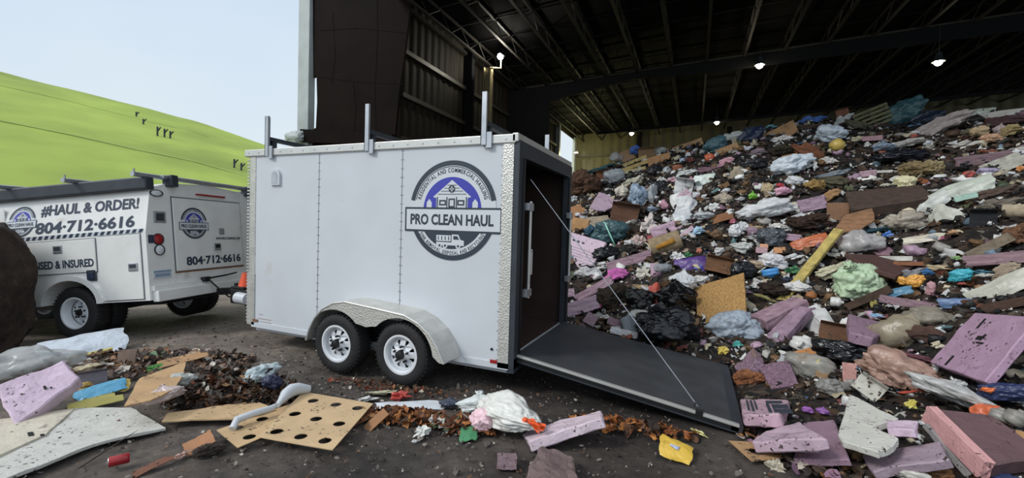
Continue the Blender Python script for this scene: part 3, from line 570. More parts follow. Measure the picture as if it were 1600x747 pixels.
b = B(); b.box(.02, .10, .86, .98, .17, .25, None, .01); b.tube([(.08, .95, .22), (.12, 1.3, .24), (.06, 1.6, .26)], .016, 6); b.build('trailer_socket', 'black', tk)
b = B(); b.tube([(.10, .94, .2), (.2, 1.0, .05), (.3, 1.1, -.12), (.5, 1.2, -.15), (.75, 1.2, -.1)], .014, 6); b.build('trailer_cable', 'black', tk)
b = B(); b.box(-.3, .45, TW/2-.06, TW/2+.06, -.08, .03); b.tube([(.42, TW/2, .03), (.42, TW/2, .1)], .03, 8); b.build('hitch_bar', 'black', tk)
# wheels
for y in (.10, .36, TW-.36, TW-.10): wheel(tk, (wx, y+.03, wzt), .39, .22, .225, 'tyre', 6, depth=.10 if y == .10 else .02)
for y in (.14, TW-.14): wheel(tk, (-4.6, y, wzt), .39, .22, .225, 'tyre', 6, depth=.04)
b = B(); b.tube([(wx, .2, wzt), (wx, TW-.2, wzt)], .06, 8); b.build('axle', 'black', tk)
# cab
b = B(); cabp = [(-3.02, -.1), (-3.02, 1.45), (-3.15, 1.5), (-4.0, 1.5), (-4.45, .95), (-5.35, .82), (-5.5, .7), (-5.5, -.05), (-5.0, -.1), (-5.0, .15), (-4.85, .3), (-4.4, .3), (-4.2, .1), (-4.15, -.1)]
b.prism([(x, .08, z) for x, z in cabp], (0, TW-.16, 0), None, .03); cb = b.build('cab', 'truckwhite', tk)
b = B(); b.prism([(x, .075, z) for x, z in [(-3.2, .95), (-3.2, 1.4), (-3.95, 1.4), (-4.3, .95)]], (0, -.006, 0)); b.prism([(x, TW-.075, z) for x, z in [(-3.2, .95), (-3.2, 1.4), (-3.95, 1.4), (-4.3, .95)]], (0, .006, 0)); b.build('cab_window', 'glass', cb)
# ladder rack
b = B()
for y in (.02, TW-.14): b.box(-3.0, .03, y, y+.14, 1.62, 1.80, None, .02)
rk = b.build('rack_rail', 'steel', tk)
for x, y0 in ((.02, .30), (-.02, -.12), (-1.15, -.12), (-2.3, -.12)):
    b = B(); b.tube([(x, y0, 1.82), (x, TW+.1, 1.82)], .035, 10)
    if y0 < 0: b.tube([(x, y0+.03, 1.84), (x, y0+.03, 1.90)], .012, 6)
    b.build('rack_crossbar', 'galv', tk)
for y in (.36, TW-.30):
    b = B(); b.box(-.05, .12, y, y+.12, 1.68, 1.86, None, .015); b.build('rack_bracket', 'steel', tk)
# ------------------------------------------------------------------ rubbish heap surface
FOOT=[(-12,8.5),(-6,5.2),(-1.6,3.5),(-0.5,2.9),(0.3,2.25),(2.1,2.2),(2.25,1.2),(2.3,0.5),(2.5,-0.1),(2.9,-0.7),(4,-1.5),(7,-2.6),(30,-6)]
CX=[-12,-6,-2.3,-1,2,4.5,6,7.4,9.2,14,30]; CZ=[1.8,2.7,3.35,4.05,4.75,5.15,5.35,5.1,4.8,4.6,4.2]
def heap_h(x,y):
    x=np.asarray(x,float); y=np.asarray(y,float); best=np.full(x.shape,1e9); ins=np.zeros(x.shape,bool)
    P=FOOT+[(30,60),(-12,60)]
    for i in range(len(P)):
        (ax,ay),(bx,by)=P[i],P[(i+1)%len(P)]
        if i<len(FOOT)-1:
            t=np.clip(((x-ax)*(bx-ax)+(y-ay)*(by-ay))/((bx-ax)**2+(by-ay)**2),0,1)
            best=np.minimum(best,np.hypot(x-ax-t*(bx-ax),y-ay-t*(by-ay)))
        c=((ay>y)!=(by>y))
        with np.errstate(divide='ignore',invalid='ignore'):
            ins^=c&(x<(bx-ax)*(y-ay)/(by-ay+1e-12)+ax)
    s=np.where(ins,best,-best)
    r=.12*np.clip(s/.35,0,1)+.22*np.clip(s-.35,0,1.3)+.62*np.clip(s-1.65,0,None)
    # right-hand side climbs more gently
    r=np.where(s>1.65,r-(.1*np.clip((x-4)/4,0,1))*(s-1.65),r)
    cap=np.interp(x,CX,CZ)
    k=.35; m=np.clip(.5+.5*(cap-r)/k,0,1)
    h=r*m+cap*(1-m)-k*m*(1-m)
    h=h-.05*np.clip(y-15,0,20)
    return np.where(s>-.02,h,-.2),s
HEAP_ITEMS = [
('clump',[-1.652,9.76,3.118],[0.098,-0.0,0.238],[0.635,0.584,0.584],[0.137,0.07,0.043],'mass of torn brown cardboard and peat some way upper left of the green-ribboned teal bag'),
('cloth',[-1.287,11.168,3.834],[0.142,-0.311,0.15],[0.706,0.176,0.23],[0.062,0.154,0.168],'teal plastic sheeting bundle lower left of the bright blue knotted bag'),
('film',[-0.915,11.371,4.231],[0.159,-0.0,0.168],[0.245,0.204,0.204],[0.575,0.553,0.553],'clear wadded film just left of the bright blue knotted bag'),
('card',[-0.62,11.438,4.276],[-0.311,-0.43,0.074],[0.292,0.054,0.217],[0.373,0.219,0.119],'tan cardboard piece just lower left of the bright blue knotted bag'),
('bag',[-0.293,11.378,4.453],[0.174,-0.0,0.129],[0.187,0.187,0.187],[0.061,0.15,0.528],'bright blue knotted bag some way left of the orange jug'),
('plank',[-0.307,10.947,3.994],[0.161,-0.379,0.073],[0.476,0.043,0.054],[0.578,0.428,0.182],'pale yellow timber slat, uppermost of three just below the bright blue knotted bag'),
('plank',[-0.165,10.529,3.803],[0.15,-0.345,0.076],[0.42,0.042,0.053],[0.551,0.392,0.152],'pale yellow timber slat, middle of three just below the bright blue knotted bag'),
('plank',[-0.157,10.195,3.614],[0.134,-0.208,0.102],[0.37,0.041,0.051],[0.569,0.454,0.21],'pale yellow timber slat, lowest of three just below the bright blue knotted bag'),
('carton',[0.095,11.36,4.325],[0.167,-0.069,0.092],[0.372,0.223,0.212],[0.238,0.14,0.072],'brown wooden crate just right of the bright blue knotted bag'),
('card',[0.583,10.514,3.964],[-0.331,-0.259,0.036],[0.349,0.044,0.175],[0.431,0.228,0.101],'orange-brown cardboard flap right of the bright blue knotted bag'),
('bag',[0.522,11.441,4.387],[0.17,-0.0,0.076],[0.263,0.157,0.144],[0.484,0.484,0.459],'grey white foil wad right of the bright blue knotted bag'),
('film',[-0.662,9.893,3.364],[0.116,-0.0,0.168],[0.371,0.271,0.271],[0.492,0.538,0.571],'grey see-through bag lower left of the bright blue knotted bag'),
('cloth',[-0.071,9.346,3.157],[0.112,-0.347,0.093],[0.349,0.116,0.233],[0.614,0.591,0.471],'cream cloth below the bright blue knotted bag'),
('carton',[-1.149,10.195,3.428],[0.117,-0.0,0.198],[0.256,0.191,0.191],[0.246,0.099,0.051],'rust coloured box lower left of the bright blue knotted bag'),
('bag',[-0.274,8.776,2.803],[0.083,-0.0,0.153],[0.226,0.226,0.271],[0.677,0.64,0.535],'cream white bag above the green-ribboned teal bag'),
('bag',[0.252,8.179,2.594],[0.071,-0.0,0.118],[0.299,0.299,0.404],[0.292,0.382,0.491],'blue-grey bag with gathered neck upper right of the green-ribboned teal bag'),
('bag',[0.599,8.197,2.665],[0.076,-0.0,0.09],[0.157,0.19,0.316],[0.406,0.433,0.452],'light grey upright bag below the bright blue knotted bag'),
('bag',[0.682,7.423,2.25],[0.046,-0.0,0.089],[0.148,0.118,0.118],[0.279,0.339,0.431],'blue-grey small bag upper left of the round beige roll'),
('cloth',[0.979,7.503,2.37],[0.111,-1.045,-0.034],[0.118,0.059,0.156],[0.713,0.391,0.487],'pink towel above the round beige roll'),
('black',[0.533,9.665,3.491],[0.128,-0.0,0.085],[0.281,0.211,0.211],[0.017,0.017,0.022],'black bag lower right of the bright blue knotted bag'),
('paper',[0.79,9.009,3.147],[0.108,-0.0,0.07],[0.155,0.055,0.11],[0.715,0.715,0.702],'white scrap lower right of the bright blue knotted bag'),
('card',[-1.491,8.271,2.208],[-0.448,-0.349,0.24],[0.263,0.048,0.191],[0.404,0.203,0.092],'orange-tan cardboard upper left of the green-ribboned teal bag'),
('paper',[-0.936,8.044,2.206],[0.039,-0.0,0.215],[0.142,0.071,0.142],[0.678,0.595,0.486],'cream crumpled paper upper left of the green-ribboned teal bag'),
('paper',[-1.801,9.103,2.618],[0.066,-0.0,0.261],[0.192,0.06,0.12],[0.588,0.61,0.639],'white film scrap some way upper left of the green-ribboned teal bag'),
('plank',[-0.286,10.134,3.548],[0.131,-0.26,0.105],[0.37,0.03,0.031],[0.611,0.561,0.436],'slender pale stick below the bright blue knotted bag'),
('card',[1.409,11.07,4.433],[-0.302,-0.309,-0.038],[0.458,0.044,0.177],[0.392,0.233,0.114],'flat tan cardboard sheet upper left of the orange jug'),
('paper',[1.434,10.312,4.042],[0.16,-0.0,0.019],[0.107,0.053,0.119],[0.763,0.776,0.789],'white square carton scrap left of the orange jug'),
('paper',[1.285,9.993,3.823],[0.148,-0.0,0.03],[0.14,0.053,0.104],[0.506,0.625,0.754],'light blue packet left of the orange jug'),
('bag',[2.187,10.187,4.222],[0.2,-0.515,-0.134],[0.416,0.324,0.324],[0.055,0.125,0.154],'dark teal bag just upper right of the orange jug'),
('card',[2.538,9.72,4.033],[-0.312,-0.344,-0.121],[0.348,0.049,0.197],[0.377,0.223,0.113],'wide tan cardboard just right of the orange jug'),
('bag',[2.662,10.594,4.561],[0.194,-0.171,-0.099],[0.374,0.224,0.175],[0.54,0.551,0.54],'white grey foil bundle on the crest upper right of the orange jug'),
('black',[3.126,10.316,4.538],[0.234,-0.598,-0.232],[0.476,0.318,0.318],[0.018,0.029,0.067],'navy sheet bundle on the crest upper right of the orange jug'),
('bottle',[2.045,9.614,3.853],[0.164,-0.345,-0.081],[0.139,0.121,0.121],[0.625,0.141,0.063],'orange jug some way upper left of the lime green scrap'),
('cloth',[2.413,8.997,3.605],[0.152,-0.345,-0.107],[0.272,0.068,0.136],[0.676,0.374,0.444],'pink cloth bag just right of the orange jug'),
('ball',[0.886,9.526,3.484],[0.129,-0.0,0.06],[0.126,0.126,0.138],[0.478,0.503,0.523],'pale grey ball lower right of the bright blue knotted bag'),
('bag',[1.184,9.54,3.554],[0.134,-0.0,0.038],[0.17,0.114,0.114],[0.346,0.123,0.061],'rust orange wad left of the orange jug'),
('paper',[1.408,9.09,3.362],[0.127,-0.208,-0.004],[0.36,0.09,0.109],[0.717,0.729,0.723],'white paper strip tangle lower left of the orange jug'),
('sheet',[1.942,8.169,3.023],[-0.381,-0.174,-0.038],[0.269,0.095,0.203],[0.672,0.753,0.702],'mint white sheet below the orange jug'),
('cloth',[2.649,8.074,3.099],[0.113,-0.0,-0.078],[0.26,0.116,0.232],[0.35,0.295,0.224],'taupe cushion upper left of the lime green scrap'),
('cloth',[2.956,8.586,3.431],[0.134,-0.0,-0.099],[0.259,0.1,0.199],[0.016,0.016,0.019],'black cloth heap above the lime green scrap'),
('paper',[1.07,8.886,3.147],[0.11,-0.087,0.039],[0.196,0.049,0.086],[0.679,0.388,0.475],'pink paper lower left of the orange jug'),
('paper',[1.604,8.469,3.077],[0.108,-0.0,0.008],[0.144,0.052,0.103],[0.64,0.302,0.428],'deep pink wrapper lower left of the orange jug'),
('carton',[1.399,8.074,2.854],[0.094,0.174,0.041],[0.305,0.244,0.244],[0.695,0.701,0.707],'open white carton lower left of the orange jug'),
('black',[0.815,8.518,2.9],[0.093,-0.0,0.07],[0.278,0.192,0.192],[0.014,0.014,0.018],'black bag some way above the round beige roll'),
('stick',[2.397,7.811,2.916],[0.141,0.78,0.041],[0.349,0.055,0.055],[0.04,0.026,0.02],'dark bare branch upper left of the lime green scrap'),
('paper',[1.032,8.478,2.912],[0.095,-0.0,0.053],[0.179,0.044,0.084],[0.724,0.644,0.446],'cream paper some way lower right of the bright blue knotted bag'),
('cloth',[1.944,8.896,3.414],[0.13,-0.0,-0.019],[0.317,0.079,0.148],[0.244,0.138,0.173],'mauve netting just below the orange jug'),
('cloth',[2.949,9.662,4.078],[0.17,-0.0,-0.091],[0.184,0.046,0.086],[0.699,0.723,0.756],'white shirt right of the orange jug'),
('foam',[1.449,7.602,2.587],[0.096,-0.696,-0.04],[0.146,0.104,0.13],[0.622,0.441,0.516],'pink foam wedge lower left of the orange jug'),
('sheet',[1.308,7.487,2.467],[-0.423,-0.174,0.023],[0.193,0.101,0.218],[0.724,0.737,0.737],'white crumpled paper sheet, left of a trio above the round beige roll'),
('sheet',[1.523,7.152,2.354],[-0.429,0.348,0.036],[0.205,0.113,0.253],[0.668,0.687,0.699],'white crumpled paper sheet, right of a trio upper right of the round beige roll'),
('sheet',[1.429,6.731,2.093],[-0.453,-0.262,0.016],[0.198,0.082,0.163],[0.629,0.658,0.682],'white crumpled paper sheet, lowest of a trio upper right of the round beige roll'),
('cloth',[1.699,7.533,2.597],[0.075,-0.0,0.0],[0.143,0.048,0.095],[0.663,0.694,0.725],'white rag below the orange jug'),
('bag',[2.301,7.081,2.489],[0.069,-0.0,-0.054],[0.206,0.18,0.18],[0.407,0.351,0.274],'taupe sack left of the lime green scrap'),
('paper',[2.097,6.816,2.296],[0.053,-0.0,-0.037],[0.158,0.053,0.106],[0.687,0.693,0.674],'white polystyrene bits left of the lime green scrap'),
('bag',[1.873,6.404,2.06],[0.033,-0.174,-0.022],[0.24,0.144,0.112],[0.478,0.503,0.529],'light grey sack upper right of the round beige roll'),
('card',[2.192,6.385,2.024],[-0.458,-0.349,-0.058],[0.267,0.024,0.095],[0.25,0.112,0.052],'rust brown twisted cardboard lower left of the lime green scrap'),
('cloth',[1.79,5.91,1.732],[0.001,-0.349,-0.009],[0.164,0.058,0.115],[0.433,0.648,0.822],'light blue cloth right of the round beige roll'),
('foam',[1.54,5.934,1.697],[-0.004,-0.733,0.019],[0.166,0.033,0.042],[0.672,0.501,0.583],'pink foam strip upper right of the round beige roll'),
('foam',[1.38,6.089,1.733],[0.001,-0.436,0.031],[0.113,0.057,0.071],[0.579,0.41,0.489],'pink foam chunk just upper right of the round beige roll'),
('foam',[1.068,6.209,1.724],[-0.0,-0.349,0.062],[0.262,0.105,0.131],[0.563,0.394,0.494],'long pink foam piece just above the round beige roll'),
('roll',[1.156,5.568,1.443],[-0.031,-0.349,0.067],[0.316,0.206,0.206],[0.336,0.253,0.155],'round beige roll with amber inside some way right of the green-ribboned teal bag'),
('bag',[2.463,5.881,1.753],[0.003,-0.0,-0.077],[0.167,0.143,0.143],[0.718,0.724,0.742],'white lumpy bag lower left of the lime green scrap'),
('paper',[2.619,6.129,1.892],[0.016,-0.0,-0.09],[0.121,0.041,0.08],[0.701,0.701,0.701],'white paper wad below the lime green scrap'),
('cloth',[2.55,5.428,1.469],[-0.027,-0.174,-0.085],[0.218,0.083,0.166],[0.585,0.607,0.58],'greenish white cloth upper left of the bright blue bottle'),
('paper',[2.447,6.262,1.957],[0.023,-0.0,-0.072],[0.098,0.032,0.066],[0.423,0.114,0.162],'crimson wrapper lower left of the lime green scrap'),
('bag',[2.892,7.153,2.554],[0.074,-0.0,-0.106],[0.106,0.106,0.132],[0.247,0.558,0.083],'lime green scrap left of the pink box with red top'),
('can',[0.891,7.641,2.426],[0.06,-0.0,0.069],[0.058,0.058,0.066],[0.439,0.047,0.055],'small red can above the round beige roll'),
('cloth',[2.155,5.306,1.368],[-0.038,-0.0,-0.049],[0.106,0.053,0.114],[0.671,0.671,0.659],'white rag some way above the tan chipboard panel'),
('paper',[1.799,5.299,1.351],[-0.04,-0.0,-0.011],[0.061,0.031,0.061],[0.666,0.217,0.142],'salmon orange scrap right of the round beige roll'),
('clump',[2.141,5.764,1.664],[-0.006,-0.0,-0.045],[0.16,0.112,0.112],[0.19,0.116,0.066],'brown tan wad some way lower left of the lime green scrap'),
('card',[-1.263,7.441,1.794],[-0.455,-1.396,0.22],[0.211,0.089,0.358],[0.432,0.241,0.105],'upright tan cardboard above the printed pink door-side panel'),
('card',[-0.645,7.458,1.929],[-0.471,-0.14,0.199],[0.343,0.036,0.146],[0.373,0.308,0.226],'taupe carton lid just upper left of the green-ribboned teal bag'),
('carton',[0.022,7.413,2.125],[0.035,0.14,0.151],[0.467,0.284,0.284],[0.134,0.063,0.037],'dark brown carton upper right of the green-ribboned teal bag'),
('bag',[-0.203,6.65,1.623],[-0.009,-0.0,0.176],[0.461,0.307,0.307],[0.053,0.112,0.128],'teal tied bag with green ribbon upper right of the printed pink door-side panel'),
('bag',[0.089,6.739,1.711],[-0.001,-0.0,0.149],[0.133,0.133,0.152],[0.675,0.468,0.071],'yellow wrapper just right of the green-ribboned teal bag'),
('black',[-0.767,6.973,1.653],[-0.006,-0.0,0.221],[0.21,0.18,0.18],[0.033,0.092,0.141],'deep blue tarpaulin scrap just left of the green-ribboned teal bag'),
('paper',[0.692,6.651,1.835],[0.01,-0.0,0.094],[0.221,0.11,0.313],[0.711,0.627,0.593],'pinkish white crumpled papers upper left of the round beige roll'),
('paper',[0.566,6.071,1.477],[-0.024,-0.0,0.112],[0.193,0.07,0.14],[0.592,0.457,0.429],'pinkish crumpled paper left of the round beige roll'),
('foam',[0.808,5.982,1.503],[-0.022,-0.174,0.093],[0.057,0.046,0.1],[0.424,0.098,0.113],'red foam edge just left of the round beige roll'),
('foam',[0.457,5.322,1.054],[-0.076,-0.348,0.158],[0.452,0.077,0.096],[0.355,0.229,0.28],'dark mauve foam beam just upper right of the magenta cloth roll'),
('black',[-0.126,5.756,1.137],[-0.059,-0.0,0.184],[0.353,0.229,0.229],[0.012,0.013,0.016],'black bag just right of the printed pink door-side panel'),
('black',[-0.474,5.471,0.847],[-0.09,-0.0,0.225],[0.148,0.089,0.07],[0.011,0.011,0.014],'black scrap just below the printed pink door-side panel'),
('cloth',[-0.352,5.261,0.774],[-0.101,-0.139,0.231],[0.389,0.097,0.136],[0.625,0.631,0.642],'white knitted sack just below the printed pink door-side panel'),
('paper',[-0.105,5.46,0.942],[-0.081,0.087,0.181],[0.17,0.042,0.068],[0.694,0.694,0.694],'white paper tray just upper left of the magenta cloth roll'),
('cloth',[0.267,4.914,0.767],[-0.107,-0.174,0.177],[0.302,0.088,0.175],[0.621,0.159,0.46],'magenta cloth roll lower right of the printed pink door-side panel'),
('paper',[0.805,4.801,0.868],[-0.096,-0.0,0.101],[0.192,0.068,0.138],[0.616,0.582,0.508],'off-white netting wad right of the magenta cloth roll'),
('foam',[0.998,4.771,0.921],[-0.091,-0.087,0.088],[0.05,0.04,0.151],[0.629,0.458,0.545],'upright pink foam strip lower left of the round beige roll'),
('paper',[0.827,5.13,1.036],[-0.08,-0.348,0.122],[0.079,0.019,0.031],[0.44,0.521,0.079],'lime sliver lower left of the round beige roll'),
('foam',[-0.119,4.614,0.496],[-0.164,-0.57,0.297],[0.392,0.063,0.078],[0.427,0.283,0.348],'long mauve foam beam lower left of the magenta cloth roll'),
('foam',[-0.17,3.731,0.283],[-0.19,-0.343,0.301],[0.311,0.096,0.119],[0.535,0.371,0.455],'thick pink foam block lower left of the magenta cloth roll'),
('foam',[-0.643,4.55,0.381],[-0.152,-0.173,0.293],[0.133,0.064,0.08],[0.511,0.358,0.433],'short pink foam block lower left of the printed pink door-side panel'),
('foam',[0.166,3.089,0.206],[-0.395,-1.012,0.552],[0.092,0.074,0.092],[0.362,0.243,0.289],'small mauve foam block some way lower left of the magenta cloth roll'),
('cloth',[0.102,3.837,0.317],[-0.79,-1.325,0.976],[0.056,0.047,0.185],[0.511,0.11,0.22],'crimson pink rag lower left of the magenta cloth roll'),
('clump',[0.333,4.151,0.435],[-0.154,-0.0,0.166],[0.325,0.295,0.295],[0.043,0.031,0.022],'dark leafy clump below the magenta cloth roll'),
('paper',[0.393,4.357,0.497],[-0.144,-0.0,0.155],[0.193,0.048,0.089],[0.691,0.679,0.648],'white fuzzy wad just below the magenta cloth roll'),
('black',[0.884,3.869,0.48],[-0.156,-0.0,0.103],[0.29,0.208,0.208],[0.009,0.009,0.01],'matt black bag lower right of the magenta cloth roll'),
('cloth',[0.839,4.335,0.648],[-0.127,-0.0,0.103],[0.196,0.058,0.116],[0.451,0.331,0.186],'beige crumpled cloth lower right of the magenta cloth roll'),
('sheet',[1.112,3.963,0.544],[-0.637,-0.173,0.099],[0.096,0.116,0.265],[0.587,0.12,0.082],'torn red and white film upper left of the shiny black bag beside the ramp'),
('bag',[0.95,3.15,0.292],[-0.196,-0.0,0.104],[0.188,0.138,0.138],[0.575,0.564,0.531],'grey white ragged cloth upper left of the shiny black bag beside the ramp'),
('paper',[1.124,2.992,0.24],[-0.221,0.341,0.007],[0.048,0.036,0.145],[0.618,0.595,0.53],'white paper strip upper left of the shiny black bag beside the ramp'),
('foam',[0.582,2.929,0.231],[-0.222,0.341,0.084],[0.104,0.05,0.062],[0.296,0.191,0.228],'mauve foam scrap below the magenta cloth roll'),
('paper',[0.382,3.231,0.246],[-0.198,-0.0,0.18],[0.104,0.026,0.046],[0.681,0.656,0.599],'white shreds below the magenta cloth roll'),
('paper',[1.421,5.057,1.203],[-0.057,-0.0,0.031],[0.161,0.058,0.114],[0.73,0.73,0.73],'folded white sheet just lower right of the round beige roll'),
('paper',[1.604,5.153,1.259],[-0.051,-0.0,0.01],[0.1,0.03,0.061],[0.038,0.18,0.063],'green netting lower right of the round beige roll'),
('sheet',[1.682,4.844,1.083],[-0.563,-0.261,0.021],[0.281,0.083,0.167],[0.107,0.056,0.243],'purple shiny snack packet lower right of the round beige roll'),
('paper',[1.795,4.801,1.045],[-0.077,-0.0,-0.011],[0.095,0.025,0.052],[0.062,0.123,0.611],'vivid blue foil upper left of the tan chipboard panel'),
('carton',[2.14,4.786,1.104],[-0.071,0.174,-0.062],[0.304,0.182,0.174],[0.181,0.087,0.041],'brown speckled carton above the tan chipboard panel'),
('bag',[1.558,4.301,0.803],[-0.11,-0.0,0.017],[0.26,0.26,0.268],[0.629,0.651,0.682],'bulky white grey bag upper left of the tan chipboard panel'),
('cloth',[1.832,4.485,0.863],[-0.101,-0.0,-0.015],[0.162,0.067,0.133],[0.644,0.65,0.633],'white rag bundle upper left of the tan chipboard panel'),
('black',[1.412,3.864,0.564],[-0.146,-0.0,0.036],[0.394,0.353,0.353],[0.007,0.007,0.008],'big dull black bag above the shiny black bag beside the ramp'),
('film',[1.177,4.71,0.976],[-0.085,-0.0,0.06],[0.187,0.127,0.127],[0.386,0.408,0.455],'grey film wad below the round beige roll'),
('black',[2.502,4.699,1.052],[-0.077,-0.0,-0.092],[0.252,0.182,0.182],[0.017,0.019,0.023],'shiny black bag left of the bright blue bottle'),
('clump',[1.328,4.202,0.704],[-0.123,-0.0,0.045],[0.168,0.14,0.14],[0.134,0.07,0.033],'brown leaf wad below the round beige roll'),
('paper',[2.704,4.363,0.831],[-0.105,-0.0,-0.119],[0.1,0.034,0.066],[0.715,0.715,0.69],'white crumpled cup just lower left of the bright blue bottle'),
('paper',[3.712,11.277,4.973],[0.208,-0.085,-0.149],[0.224,0.056,0.083],[0.096,0.266,0.292],'teal strip left of the blue crest tarpaulin'),
('card',[3.854,10.368,4.6],[-0.274,-0.428,-0.239],[0.405,0.052,0.209],[0.356,0.198,0.094],'arched tan cardboard lower left of the blue crest tarpaulin'),
('cloth',[4.842,11.52,5.168],[0.214,-0.0,-0.199],[0.396,0.1,0.151],[0.069,0.144,0.399],'blue tarpaulin on the crest upper left of the yellow ball'),
('paper',[3.797,9.936,4.337],[0.186,-0.172,-0.181],[0.332,0.083,0.128],[0.668,0.65,0.615],'white crumb row lower left of the blue crest tarpaulin'),
('clump',[3.77,9.2,3.912],[0.162,-0.0,-0.155],[0.326,0.196,0.184],[0.045,0.036,0.021],'dark olive clump above the pink box with red top'),
('cloth',[4.279,8.892,3.758],[0.199,0.688,-0.07],[0.487,0.121,0.234],[0.189,0.073,0.037],'long rust cloth left of the yellow ball'),
('bag',[4.939,9.923,4.395],[0.184,-0.0,-0.228],[0.373,0.27,0.27],[0.558,0.618,0.695],'bluish white bag just upper left of the yellow ball'),
('ball',[4.93,9.203,3.993],[0.165,-0.0,-0.239],[0.176,0.167,0.167],[0.652,0.469,0.117],'yellow ball lower right of the blue crest tarpaulin'),
('bag',[3.733,8.266,3.381],[0.133,-0.138,-0.182],[0.589,0.353,0.266],[0.596,0.659,0.733],'large bluish white bag above the pink box with red top'),
('paper',[3.696,9.619,4.125],[0.172,-0.0,-0.145],[0.137,0.042,0.084],[0.664,0.664,0.652],'white scrap lower left of the blue crest tarpaulin'),
('black',[3.087,8.609,3.479],[0.137,-0.0,-0.109],[0.359,0.215,0.199],[0.014,0.014,0.018],'black bag above the lime green scrap'),
('cloth',[3.229,9.339,3.906],[0.163,-0.172,-0.142],[0.262,0.065,0.125],[0.261,0.201,0.237],'mauve grey cloth above the lime green scrap'),
('cloth',[4.495,7.698,3.096],[0.117,-0.26,-0.264],[0.365,0.091,0.121],[0.211,0.246,0.281],'slate grey cloth below the yellow ball'),
('paper',[4.591,8.423,3.501],[0.14,0.173,-0.204],[0.212,0.053,0.092],[0.58,0.558,0.531],'pale flattened cup just lower left of the yellow ball'),
('paper',[4.157,8.291,3.389],[0.132,-0.0,-0.197],[0.12,0.047,0.092],[0.624,0.624,0.624],'white curled paper lower left of the yellow ball'),
('paper',[4.287,8.232,3.361],[0.13,-0.0,-0.208],[0.055,0.03,0.119],[0.645,0.645,0.657],'slim white scrap lower left of the yellow ball'),
('card',[3.888,8.84,3.683],[-0.338,-0.173,-0.195],[0.204,0.021,0.083],[0.301,0.159,0.07],'ochre cardboard strip above the pink box with red top'),
('paper',[4.84,10.487,4.676],[0.196,-0.0,-0.213],[0.119,0.043,0.086],[0.544,0.278,0.345],'rose scrap just lower right of the blue crest tarpaulin'),
('cloth',[4.508,10.663,4.788],[0.202,-0.0,-0.189],[0.487,0.122,0.155],[0.07,0.046,0.033],'dark brown blanket just lower left of the blue crest tarpaulin'),
('bag',[3.482,7.197,2.671],[0.083,-0.0,-0.157],[0.173,0.164,0.164],[0.736,0.399,0.531],'pink box with red top right of the lime green scrap'),
('bag',[3.76,7.584,2.936],[0.106,0.26,-0.148],[0.204,0.124,0.124],[0.613,0.631,0.654],'small white bag just upper right of the pink box with red top'),
('card',[3.165,7.457,2.753],[-0.313,-1.04,-0.279],[0.157,0.038,0.152],[0.443,0.349,0.213],'beige curled card just upper right of the lime green scrap'),
('bag',[3.023,6.472,2.205],[0.047,-0.262,-0.137],[0.514,0.308,0.216],[0.634,0.651,0.669],'long white bag just lower right of the lime green scrap'),
('foam',[3.9,6.501,2.349],[0.06,-0.261,-0.221],[0.226,0.101,0.126],[0.372,0.257,0.337],'mauve peaked foam block lower right of the pink box with red top'),
('cloth',[3.591,6.572,2.297],[0.054,-0.174,-0.186],[0.227,0.056,0.097],[0.657,0.657,0.645],'white rag just lower right of the pink box with red top'),
('black',[3.087,5.541,1.637],[-0.009,-0.0,-0.144],[0.277,0.202,0.202],[0.072,0.083,0.102],'slate dark bag above the bright blue bottle'),
('foam',[3.418,5.524,1.662],[-0.006,0.087,-0.179],[0.116,0.049,0.061],[0.425,0.28,0.364],'mauve foam chunk upper left of the long yellow plank'),
('sheet',[3.631,5.312,1.591],[-0.504,-0.349,-0.199],[0.296,0.06,0.104],[0.528,0.143,0.056],'orange torn sheet above the long yellow plank'),
('plank',[3.501,6.197,2.057],[0.035,-0.436,-0.189],[0.195,0.03,0.026],[0.673,0.673,0.685],'slender white strip below the pink box with red top'),
('clump',[4.122,7.256,2.812],[0.094,-0.0,-0.211],[0.263,0.158,0.136],[0.33,0.211,0.073],'ochre leaf wad right of the pink box with red top'),
('cloth',[4.288,6.748,2.537],[0.084,-0.522,-0.278],[0.223,0.068,0.136],[0.391,0.223,0.107],'tan boot-like rag upper left of the curved brown cardboard lid'),
('clump',[3.728,5.857,1.966],[0.024,-0.0,-0.202],[0.421,0.253,0.181],[0.047,0.024,0.016],'dark brown soil mass lower right of the pink box with red top'),
('paper',[3.208,5.986,1.879],[0.015,-0.087,-0.151],[0.194,0.048,0.062],[0.639,0.616,0.572],'white curled strip below the pink box with red top'),
('cloth',[2.883,5.966,1.818],[0.009,-0.0,-0.118],[0.181,0.046,0.062],[0.431,0.327,0.196],'tan rag below the lime green scrap'),
('paper',[2.651,6.08,1.865],[0.014,-0.0,-0.094],[0.089,0.044,0.104],[0.68,0.68,0.68],'white wad below the lime green scrap'),
('cloth',[4.438,7.385,2.919],[0.101,-0.0,-0.235],[0.305,0.11,0.22],[0.097,0.088,0.055],'olive cloth below the yellow ball'),
('foam',[2.879,5.261,1.405],[-0.034,-0.0,-0.126],[0.091,0.044,0.055],[0.518,0.341,0.375],'salmon pink foam cube above the bright blue bottle'),
('foam',[2.93,5.35,1.465],[-0.028,-0.0,-0.13],[0.067,0.044,0.055],[0.664,0.361,0.219],'apricot foam cube above the bright blue bottle'),
('foam',[3.16,5.203,1.421],[-0.033,-0.087,-0.154],[0.089,0.043,0.054],[0.673,0.333,0.162],'orange foam cube above the bright blue bottle'),
('bag',[3.017,4.87,1.222],[-0.057,0.174,-0.157],[0.251,0.16,0.16],[0.624,0.612,0.63],'speckled white bag just above the bright blue bottle'),
('bottle',[2.946,4.591,1.035],[-0.297,1.298,-0.43],[0.079,0.079,0.135],[0.071,0.295,0.66],'bright blue bottle left of the long yellow plank'),
